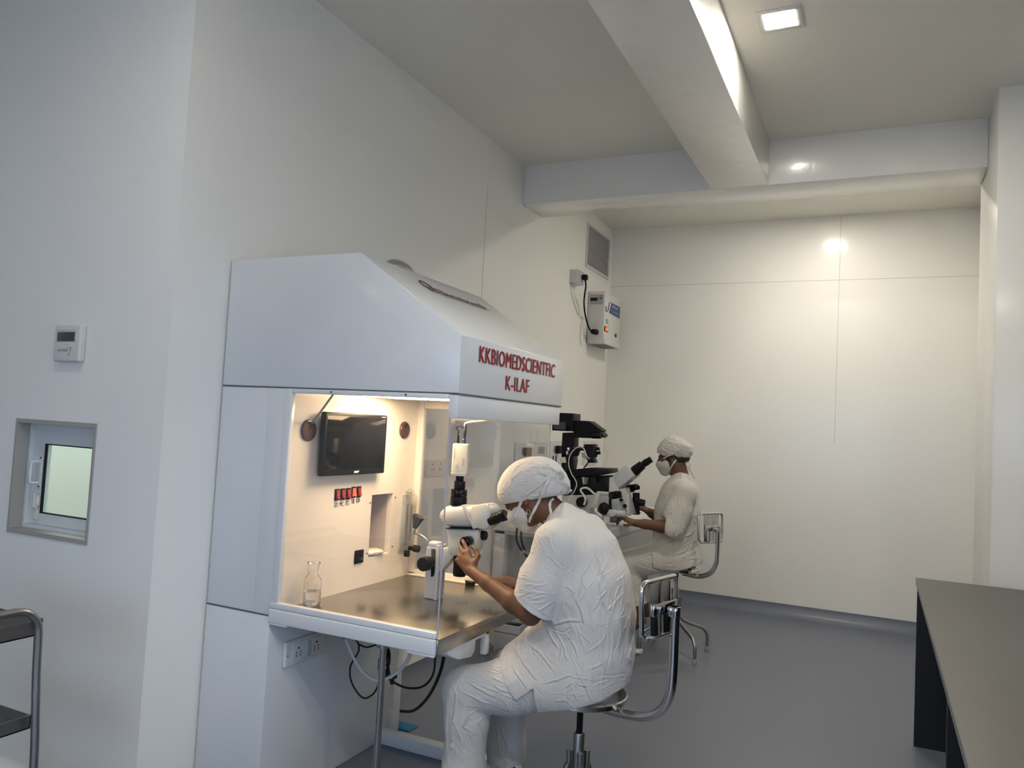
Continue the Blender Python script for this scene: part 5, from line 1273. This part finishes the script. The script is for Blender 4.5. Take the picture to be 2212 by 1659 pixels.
# collar binding and hems as thin sewn edges
hitT = caster((up_, uf))
b = MB().tube([hitT(x, y, .0) for x, y in ((1128, 1289), (1140, 1301), (1155, 1313), (1172, 1324), (1186, 1331))], .0022, 6, 4); build('sleeve_seam', b, M['cotton'], w1)

# cap: puffed, tied at the back
V = Vol(HC-.22, HC+.24, .0024)
c0 = V3(at(1142, 1046, Y=WY)); c1 = V3(at(1178, 1038, Y=WY)); c2 = V3(at(1128, 1054, Y=WY))
V.ell(c0, (.110, .096, .102), (f1, (0, 1, 0), u1), .02); V.ell(c1, (.082, .086, .088), (f1, (0, 1, 0), u1), .04); V.ell(V3(at(1197, 1052, Y=WY)), (.056, .070, .040), None, .04); V.ell(c2, (.104, .094, .09), (f1, (0, 1, 0), u1), .02)
V.cone(V3(at(1204, 1022, Y=WY-.03)), V3(at(1196, 1028, Y=WY-.06)), .018, .012, .02)
a, e = at(1086, 1090, Y=WY), at(1225, 1067, Y=WY); dd = unit(V3(e)-V3(a)); nn = unit(np.cross(dd, (0, 1, 0))); nn = nn if nn[2] < 0 else -nn
V.keep(V3(a), nn)
inn = Vol(HC-.22, HC+.24, .0024); inn.ell(c0, (.106, .087, .100), (f1, (0, 1, 0), u1), .02).ell(c2, (.092, .083, .080), (f1, (0, 1, 0), u1), .02)
V.minus(inn, 0); del inn
p, t, q = V.mesh(); b0 = BVHTree.FromPolygons([Vector(v) for v in p.tolist()], [list(map(int, x)) for x in q])
FC = [([(1205, 1020), (1170, 1010), (1140, 1000)], .005, .005), ([(1204, 1024), (1165, 1022), (1125, 1020)], .005, .006), ([(1100, 1070), (1105, 1035), (1130, 1015)], .005, .005), ([(1095, 1060), (1130, 1040), (1175, 1035)], .004, .004),
      ([(1090, 1078), (1130, 1072), (1180, 1070)], .004, .005), ([(1092, 1084), (1140, 1078), (1190, 1074)], .003, .004), ([(1205, 1030), (1195, 1050), (1180, 1065)], .005, .005), ([(1210, 1032), (1215, 1050), (1205, 1065)], .005, .005),
      ([(1150, 990), (1185, 1005), (1205, 1020)], .005, .005), ([(1100, 1040), (1115, 1010), (1150, 992)], .005, .004), ([(1108, 1062), (1120, 1048), (1150, 1046)], .004, .004)]
FC += creases(40, 9, (1092, 995, 1205, 1075), lambda x, y: math.atan2(y-1022, x-1205), (14, 36), (.0025, .0045), (.0015, .0035))
cap1, cp_, cf_ = npmesh('cap', p, t, q, M['cotton'], w1, folds(b0, FC, 2.72, 21, (36, .0009, (1, 1, 1.2))), smooth=2)
del V
# hair showing under the cap edge
V = Vol(HC-.16, HC+.18, .0026); V.ell(P1(-.016, 0, .016), (.099, .0790, .088), (f1, (0, 1, 0), u1), .02)
V.ell(P1(-.075, 0, -.012), (.040, .060, .045), (f1, (0, 1, 0), u1), .02)
V.keep(V3(a)-nn*.02, -nn); V.keep(V3(a)+nn*.016, nn); V.keep(P1(.045, 0, 0), f1)
p, t, q = V.mesh(); npmesh('hair', p, t, q, M['hair'], w1, smooth=1); del V
# mask
V = Vol(HC-.18, HC+.18, .0024)
s1 = np.array([0, 1, 0], np.float32)
V.ell(P1(.040, 0, -.040), (.070, .066, .070), (f1, s1, u1), .02); V.cone(P1(.093, 0, -.034), P1(.076, 0, -.075), .030, .029, .025); V.cone(P1(.060, 0, -.090), P1(.070, 0, -.094), .030, .028, .02)
inn = Vol(HC-.18, HC+.18, .0024); inn.ell(P1(.000, 0, -.030), (.078, .054, .080), (f1, s1, u1), .02); V.minus(inn, 0); del inn
V.keep(P1(.10, 0, -.016), u1*.93+f1*.36); V.keep(P1(.022, 0, -.06), -f1*.95+u1*.05)
p, t, q = V.mesh(); mask1, mp_, mf_ = npmesh('face_mask', p, t, q, M['cotton'], w1, lambda p, n: wrinkle(p, 5, 40, .0008, (1, 1, 1)), smooth=1); del V
hit = caster((bp, bf), (cp_, cf_), (mp_, mf_))
VD = tuple(-FW)
def tie(name, px, w_=.0100, th=.0030, par=w1, h=hit, lift=.006, m='cotton', Yf=2.72):
    P = [h(x, y, lift, Yf) for x, y in px]; b = MB(); vs = []
    P = spline(P, 6); m_ = len(P); fs = []
    for i, p_ in enumerate(P):
        t_ = (P[min(i+1, m_-1)]-P[max(i-1, 0)]).normalized(); sd = t_.cross(FW).normalized(); n_ = t_.cross(sd).normalized(); ww = w_*(1+.18*math.sin(i*.9))
        for a_, b_ in ((-1, -1), (1, -1), (1, 1), (-1, 1)): vs.append(p_+sd*a_*ww/2+n_*b_*th/2)
    for i in range(m_-1):
        for k in range(4): fs.append((i*4+k, i*4+(k+1) % 4, i*4+4+(k+1) % 4, i*4+4+k))
    fs.append((3, 2, 1, 0)); e_ = (m_-1)*4; fs.append((e_, e_+1, e_+2, e_+3)); b.add(vs, fs); return build(name, b, M[m], par, sharp=60)
tie('mask_tie', [(1203, 1020), (1188, 1026), (1168, 1044), (1150, 1057), (1134, 1070), (1124, 1088), (1112, 1116)])
tie('mask_tie', [(1192, 1023), (1185, 1036), (1178, 1050), (1170, 1068), (1163, 1085), (1154, 1102), (1146, 1118), (1143, 1128)])
tie('cap_tie', [(1196, 1077), (1189, 1084), (1188, 1096), (1190, 1108), (1184, 1122), (1176, 1129)], .009)
tie('bow_loop', [(1203, 1018), (1188, 1010), (1170, 1010), (1172, 1022), (1186, 1024), (1200, 1020)], .007)
tie('bow_loop', [(1203, 1016), (1212, 1020), (1219, 1032), (1217, 1044), (1208, 1040), (1203, 1024)], .008, lift=.006)
tie('cap_tie', [(1212, 1036), (1218, 1043), (1227, 1050), (1231, 1053)], .008, lift=.008); tie('cap_tie', [(1214, 1062), (1222, 1060), (1229, 1057), (1234, 1060), (1226, 1065)], .007, lift=.006)
k_ = hit(1204, 1019, .004, 2.72); b = MB(); bm = bmesh.new(); bmesh.ops.create_icosphere(bm, subdivisions=3, radius=.011); b.raw(bm, Matrix.Translation(k_)); build('knot', b, M['cotton'], w1)
e_ = hit(1142, 1103, .002, 2.72); fr_ = [e_+Vector((math.cos(a_)*.0075, -.002, math.sin(a_)*.0095-.006)) for a_ in np.linspace(0, 2*PI, 13)[:-1]]
build('earring', MB().tube(fr_, .0014, 8, 2, closed=True), M['gold'], w1)
for q_ in (-1, 1):
    c_ = P1(.083, q_*.031, .004); b = MB(); bm = bmesh.new(); bmesh.ops.create_icosphere(bm, subdivisions=3, radius=.0085); b.raw(bm, Matrix.Translation(Vector(c_.tolist()))); build('eye', b, M['black'], w1)
for nm, A_ in (('sandal', AL), ('sandal', AR)):
    b = MB().box(A_[0]-.18, A_[0]+.05, A_[1]-.045, A_[1]+.045, .0, .012, .004); b.tube([(A_[0]-.10, A_[1]-.045, .01), (A_[0]-.10, A_[1]-.03, .05), (A_[0]-.10, A_[1]+.03, .05), (A_[0]-.10, A_[1]+.045, .01)], .006, 8, 4); build(nm, b, M['leather'], w1)
# ---------------------------------------------------------------- worker at the far microscope
Y2 = 5.42
w2p = thing('person', 'person in off-white scrubs, cap and mask, sitting upright at the far microscope', 'person', (-1.25, 5.43, .55))
th = math.radians(14); f2 = unit((-math.cos(th), -.06, -math.sin(th))); u2 = unit((f2[2], 0, -f2[0]))
H2 = V3(at(1452, 987, Y=Y2))
a2 = lambda x, y, Y=Y2: V3(at(x, y, Y=Y))
SL, SR = a2(1479, 1064, 5.27), a2(1474, 1058, 5.57)
EL, WL = a2(1452, 1140, 5.19), a2(1368, 1129, 5.07); ER, WR = a2(1432, 1124, 5.66), a2(1398, 1103, 5.46)
HL, HR = V3((-1.275, 5.335, .655)), V3((-1.275, 5.525, .655))
KL, KR = a2(1352, 1215, 5.27), a2(1366, 1210, 5.56)
AL, AR = a2(1380, 1322, 5.27), a2(1392, 1318, 5.52)
V = Vol((-1.95, 5.00, .20), (-1.02, 5.78, 1.56), .0034)
Q2 = head(V, H2, f2, u2, .98); nb = a2(1470, 1034)
V.cone(Q2(-.030, 0, -.055), nb, .054, .062, .03)
sx = lambda x, y: a2(x, y)
B0, B1, B2, B3 = sx(1466, 1205), sx(1461, 1150), sx(1463, 1100), sx(1468, 1062)
V.loft([(B0[0], B0[2], .10, .14), (B1[0], B1[2], .10, .13), (B2[0], B2[2], .10, .14), (B3[0], B3[2], .08, .14)], Y2, .03)
for S_, E_, W_ in ((SL, EL, WL), (SR, ER, WR)):
    V.cone(V3((B3[0], Y2, B3[2])), S_, .055, .05, .03); V.chain([S_, E_], [.048, .040], .02); m = E_*.7+W_*.3
    V.chain([E_, m, E_*.3+W_*.7, W_], [.040, .041, .031, .024], .015)
hand(V, WL, a2(1338, 1112, 4.98)-WL, (.1, -.6, .8), -1, [(45, 50, 30), (50, 55, 30), (55, 60, 35), (60, 60, 35)], [(.8, .6, .5), (1, 0, .5), (1, -.1, .4)], .95)
hand(V, WR, a2(1374, 1090, 5.40)-WR, (.1, -.5, .85), 1, [(35, 40, 25), (45, 45, 25), (50, 50, 30), (55, 55, 30)], [(.8, .6, .4), (1, 0, .4), (1, -.1, .3)], .95)
for H_, K_, A_ in ((HL, KL, AL), (HR, KR, AR)):
    V.chain([H_, K_], [.085, .060], .03); V.chain([K_, K_*.6+A_*.4, A_], [.056, .052, .036], .02)
    d_ = unit((-.8, 0, -.6)); V.cone(A_, A_+d_*.05+V3((0, 0, -.02)), .034, .030, .02); V.cone(A_+V3((.01, 0, -.04)), A_+d_*.15+V3((.0, 0, -.03)), .028, .020, .02)
p, t, q = V.mesh(); body2, bp, bf = npmesh('body', p, t, q, M['skin'], w2p, smooth=2, label='brown skin of face, neck, arms and feet'); del V
V = Vol((-1.85, 5.10, .24), (-1.05, 5.75, .85), .005)
V.loft([(-1.27, .655, .13, .175), (-1.26, .76, .13, .165)], Y2, .02)
for H_, K_, A_ in ((HL, KL, AL), (HR, KR, AR)):
    V.chain([H_, H_*.45+K_*.55, K_+V3((.01, 0, 0))], [.108, .100, .080], .03); V.chain([K_, K_*.6+A_*.4, K_*.12+A_*.88], [.080, .070, .066], .03)
    e_ = unit(A_-K_); V.cutbox(A_-V3((.12, .11, .12)), A_+V3((.12, .11, .12)), A_-e_*.045, e_); V.cone(A_-e_*.1, A_+e_*.1, .054, .060, 0, 'sub')
V.ell((-1.25, 5.45, .495), (.26, .26, .104), None, 0, 'sub')
p, t, q = V.mesh(); b0 = BVHTree.FromPolygons([Vector(v) for v in p.tolist()], [list(map(int, x)) for x in q])
F2 = [([(1440, 1225), (1410, 1215), (1375, 1205)], .010, .009), ([(1430, 1238), (1400, 1228), (1375, 1220)], .009, .008), ([(1420, 1195), (1390, 1200), (1370, 1205)], .009, .007),
      ([(1400, 1240), (1385, 1250), (1372, 1262)], .009, .008), ([(1380, 1255), (1375, 1275), (1380, 1290)], .008, .006)]
npmesh('trousers', p, t, q, M['cotton_far'], w2p, folds(b0, F2, 5.3, 33, (16, .0020, (1.2, 1, .9))), smooth=2); del V
V = Vol((-1.62, 5.05, .55), (-1.0, 5.78, 1.38), .0045)
for S_, E_ in ((SL, EL), (SR, ER)):
    V.cone(V3((B3[0], Y2, B3[2]-.01)), S_, .09, .072, .05); V.chain([S_, S_*.45+E_*.55, E_], [.076, .080, .084], .045)
for E_, S_, lo, hi in ((EL, SL, (-1.6, 5.05, .8), (-1.27, 5.36, 1.12)), (ER, SR, (-1.75, 5.52, .8), (-1.3, 5.78, 1.12))):
    e_ = unit((-.30, -.03, -.95)); c_ = E_+V3((.002, 0, .050)); V.cutbox(lo, hi, c_, e_); V.cone(c_-e_*.015, c_+e_*.1, .052, .064, .004, 'sub')
V.loft([(B0[0]+.005, B0[2]-.03, .155, .185), (B1[0], B1[2]-.02, .150, .185), (B1[0]-.002, B1[2]+.06, .145, .185), (B2[0], B2[2], .145, .19), (B3[0], B3[2]-.01, .12, .18), (nb[0]+.004, nb[2]+.0, .065, .09)], Y2, .035)
V.cone(HL, HL*.6+KL*.4, .125, .116, .05); V.cone(HR, HR*.6+KR*.4, .125, .116, .05)
V.cone(Q2(-.030, 0, -.055), nb+V3((.0, 0, -.02)), .062, .068, .004, 'sub')
def hem2(V, pts):
    P = [at(x, y, Y=5.30) for x, y in pts]; sl, g = V.reg((-1.62, 5.05, .55), (-1.0, 5.78, .92)); zz = np.interp(g[0].ravel(), [a.x for a in P], [a.z for a in P]).reshape(g[0].shape); V.a[sl] = np.maximum(V.a[sl], np.broadcast_to((zz-g[2])*.8, V.a[sl].shape))
hem2(V, [(1380, 1170), (1387, 1182), (1396, 1200), (1416, 1194), (1418, 1222), (1438, 1229), (1470, 1231), (1515, 1221)])
V.ell((-1.25, 5.45, .495), (.26, .26, .104), None, 0, 'sub')
p, t, q = V.mesh(); b0 = BVHTree.FromPolygons([Vector(v) for v in p.tolist()], [list(map(int, x)) for x in q])
F3 = [([(1465, 1125), (1450, 1105), (1440, 1080)], .009, .007), ([(1470, 1120), (1468, 1095), (1465, 1065)], .009, .008), ([(1432, 1102), (1445, 1100), (1460, 1102)], .006, .005), ([(1432, 1110), (1446, 1108), (1458, 1110)], .006, .005),
      ([(1480, 1130), (1460, 1155), (1440, 1180)], .010, .010), ([(1495, 1140), (1475, 1170), (1450, 1195)], .010, .009), ([(1505, 1175), (1475, 1190), (1440, 1195)], .010, .010), ([(1510, 1190), (1480, 1203), (1430, 1205)], .009, .007),
      ([(1425, 1165), (1435, 1180), (1445, 1190)], .008, .006), ([(1500, 1040), (1507, 1070), (1510, 1100)], .007, .005), ([(1488, 1045), (1496, 1080), (1500, 1130)], .007, .006), ([(1490, 1210), (1460, 1222), (1430, 1220)], .009, .006)]
F3 += creases(40, 12, (1410, 1050, 1515, 1160), lambda x, y: PI/2+(1460-x)*.006, (18, 50), (.006, .010), (.003, .007)); F3 += creases(26, 13, (1410, 1160, 1512, 1225), lambda x, y: -.5, (18, 50), (.006, .010), (.003, .007))
tun2, up_, uf = npmesh('tunic', p, t, q, M['cotton_far'], w2p, folds(b0, F3, 5.3, 41, (17, .0020, (1.1, 1, .7))), smooth=2); del V
V = Vol(H2-.22, H2+.24, .0034)
V.ell(Q2(-.005, 0, .048), (.104, .088, .080), (f2, (0, 1, 0), u2), .02); V.ell(Q2(-.075, 0, .030), (.080, .082, .068), (f2, (0, 1, 0), u2), .03); V.ell(Q2(-.02, 0, .075), (.07, .07, .065), None, .04)
a, e = at(1413, 975, Y=Y2), at(1500, 1007, Y=Y2); dd = unit(V3(e)-V3(a)); nn = unit(np.cross(dd, (0, 1, 0))); nn = nn if nn[2] < 0 else -nn
V.keep(V3(a), nn); inn = Vol(H2-.22, H2+.24, .0034); inn.ell(Q2(-.008, 0, .035), (.092, .078, .085), (f2, (0, 1, 0), u2), .02); V.minus(inn, 0)
p, t, q = V.mesh(); b0 = BVHTree.FromPolygons([Vector(v) for v in p.tolist()], [list(map(int, x)) for x in q])
cap2, cp_, cf_ = npmesh('cap', p, t, q, M['cotton_far'], w2p, folds(b0, creases(30, 14, (1420, 942, 1490, 985), lambda x, y: .3, (12, 30), (.005, .008), (.003, .006))+[([(1418, 965), (1440, 968), (1462, 978)], .006, .006), ([(1420, 957), (1445, 955), (1470, 968)], .006, .006), ([(1430, 948), (1455, 945), (1475, 962)], .006, .006), ([(1475, 965), (1490, 985), (1495, 1000)], .006, .006)], 5.3, 55, (28, .0024, (1, 1, 1.3))), smooth=2); del V
V = Vol(H2-.18, H2+.18, .0036); V.ell(Q2(-.014, 0, .010), (.099, .079, .088), (f2, (0, 1, 0), u2), .02); V.ell(Q2(-.085, 0, -.015), (.04, .055, .045), None, .02)
V.keep(Q2(.040, 0, 0), f2); V.keep(Q2(-.06, 0, -.055), -u2)
p, t, q = V.mesh(); npmesh('hair', p, t, q, M['hair'], w2p, smooth=1); del V
V = Vol(H2-.18, H2+.18, .0032); s2 = np.array([0, 1, 0], np.float32)
def mk2(V, g): V.ell(Q2(.040-g*.5, 0, -.042), (.071-g, .066-g, .072-g), (f2, s2, u2), .02); V.cone(Q2(.095-g, 0, -.036), Q2(.080-g, 0, -.078), .030, .029, .025); V.cone(Q2(.062-g, 0, -.092), Q2(.072-g, 0, -.096), .030-g*.5, .028-g*.5, .02)
mk2(V, 0); inn = Vol(H2-.18, H2+.18, .0032); mk2(inn, .0055); V.minus(inn, 0); V.keep(Q2(.10, 0, -.014), u2*.97+f2*.2); V.keep(Q2(.020, 0, -.06), -f2*.95+u2*.1)
p, t, q = V.mesh(); m2, mp_, mf_ = npmesh('face_mask', p, t, q, M['cotton_far'], w2p, lambda p, n: wrinkle(p, 6, 35, .0009, (1, 1, 1)), smooth=1); del V
hit2 = caster((bp, bf), (cp_, cf_), (mp_, mf_), (up_, uf))
kw = dict(par=w2p, h=hit2, m='cotton_far', Yf=5.33)
tie('mask_tie', [(1433, 991), (1443, 985), (1455, 980), (1466, 974), (1476, 966)], .009, **kw)
tie('mask_tie', [(1443, 1024), (1452, 1005), (1463, 990), (1472, 976), (1477, 966)], .010, **kw)
tie('cap_tie', [(1481, 998), (1484, 1006), (1490, 1014), (1496, 1026), (1500, 1034)], .010, **kw)
tie('cap_tie', [(1481, 998), (1489, 1000), (1490, 1010), (1488, 1018)], .008, **kw)
for q_ in (-1, 1):
    c_ = Q2(.081, q_*.031, .004); b = MB(); bm = bmesh.new(); bmesh.ops.create_icosphere(bm, subdivisions=3, radius=.0085); b.raw(bm, Matrix.Translation(Vector(c_.tolist()))); build('eye', b, M['black'], w2p)
for A_ in (AL, AR):
    d_ = Vector((-.8, 0, -.6)); a_ = Vector(A_.tolist())+Vector((.005, 0, -.062)); b = MB().tube([a_, a_+d_*.10, a_+d_*.16], [.026, .030, .022], 12, 4); 
    b.v = [(x, y*1.0, z-.004) for x, y, z in b.v]; build('shoe', b, M['leather'], w2p)
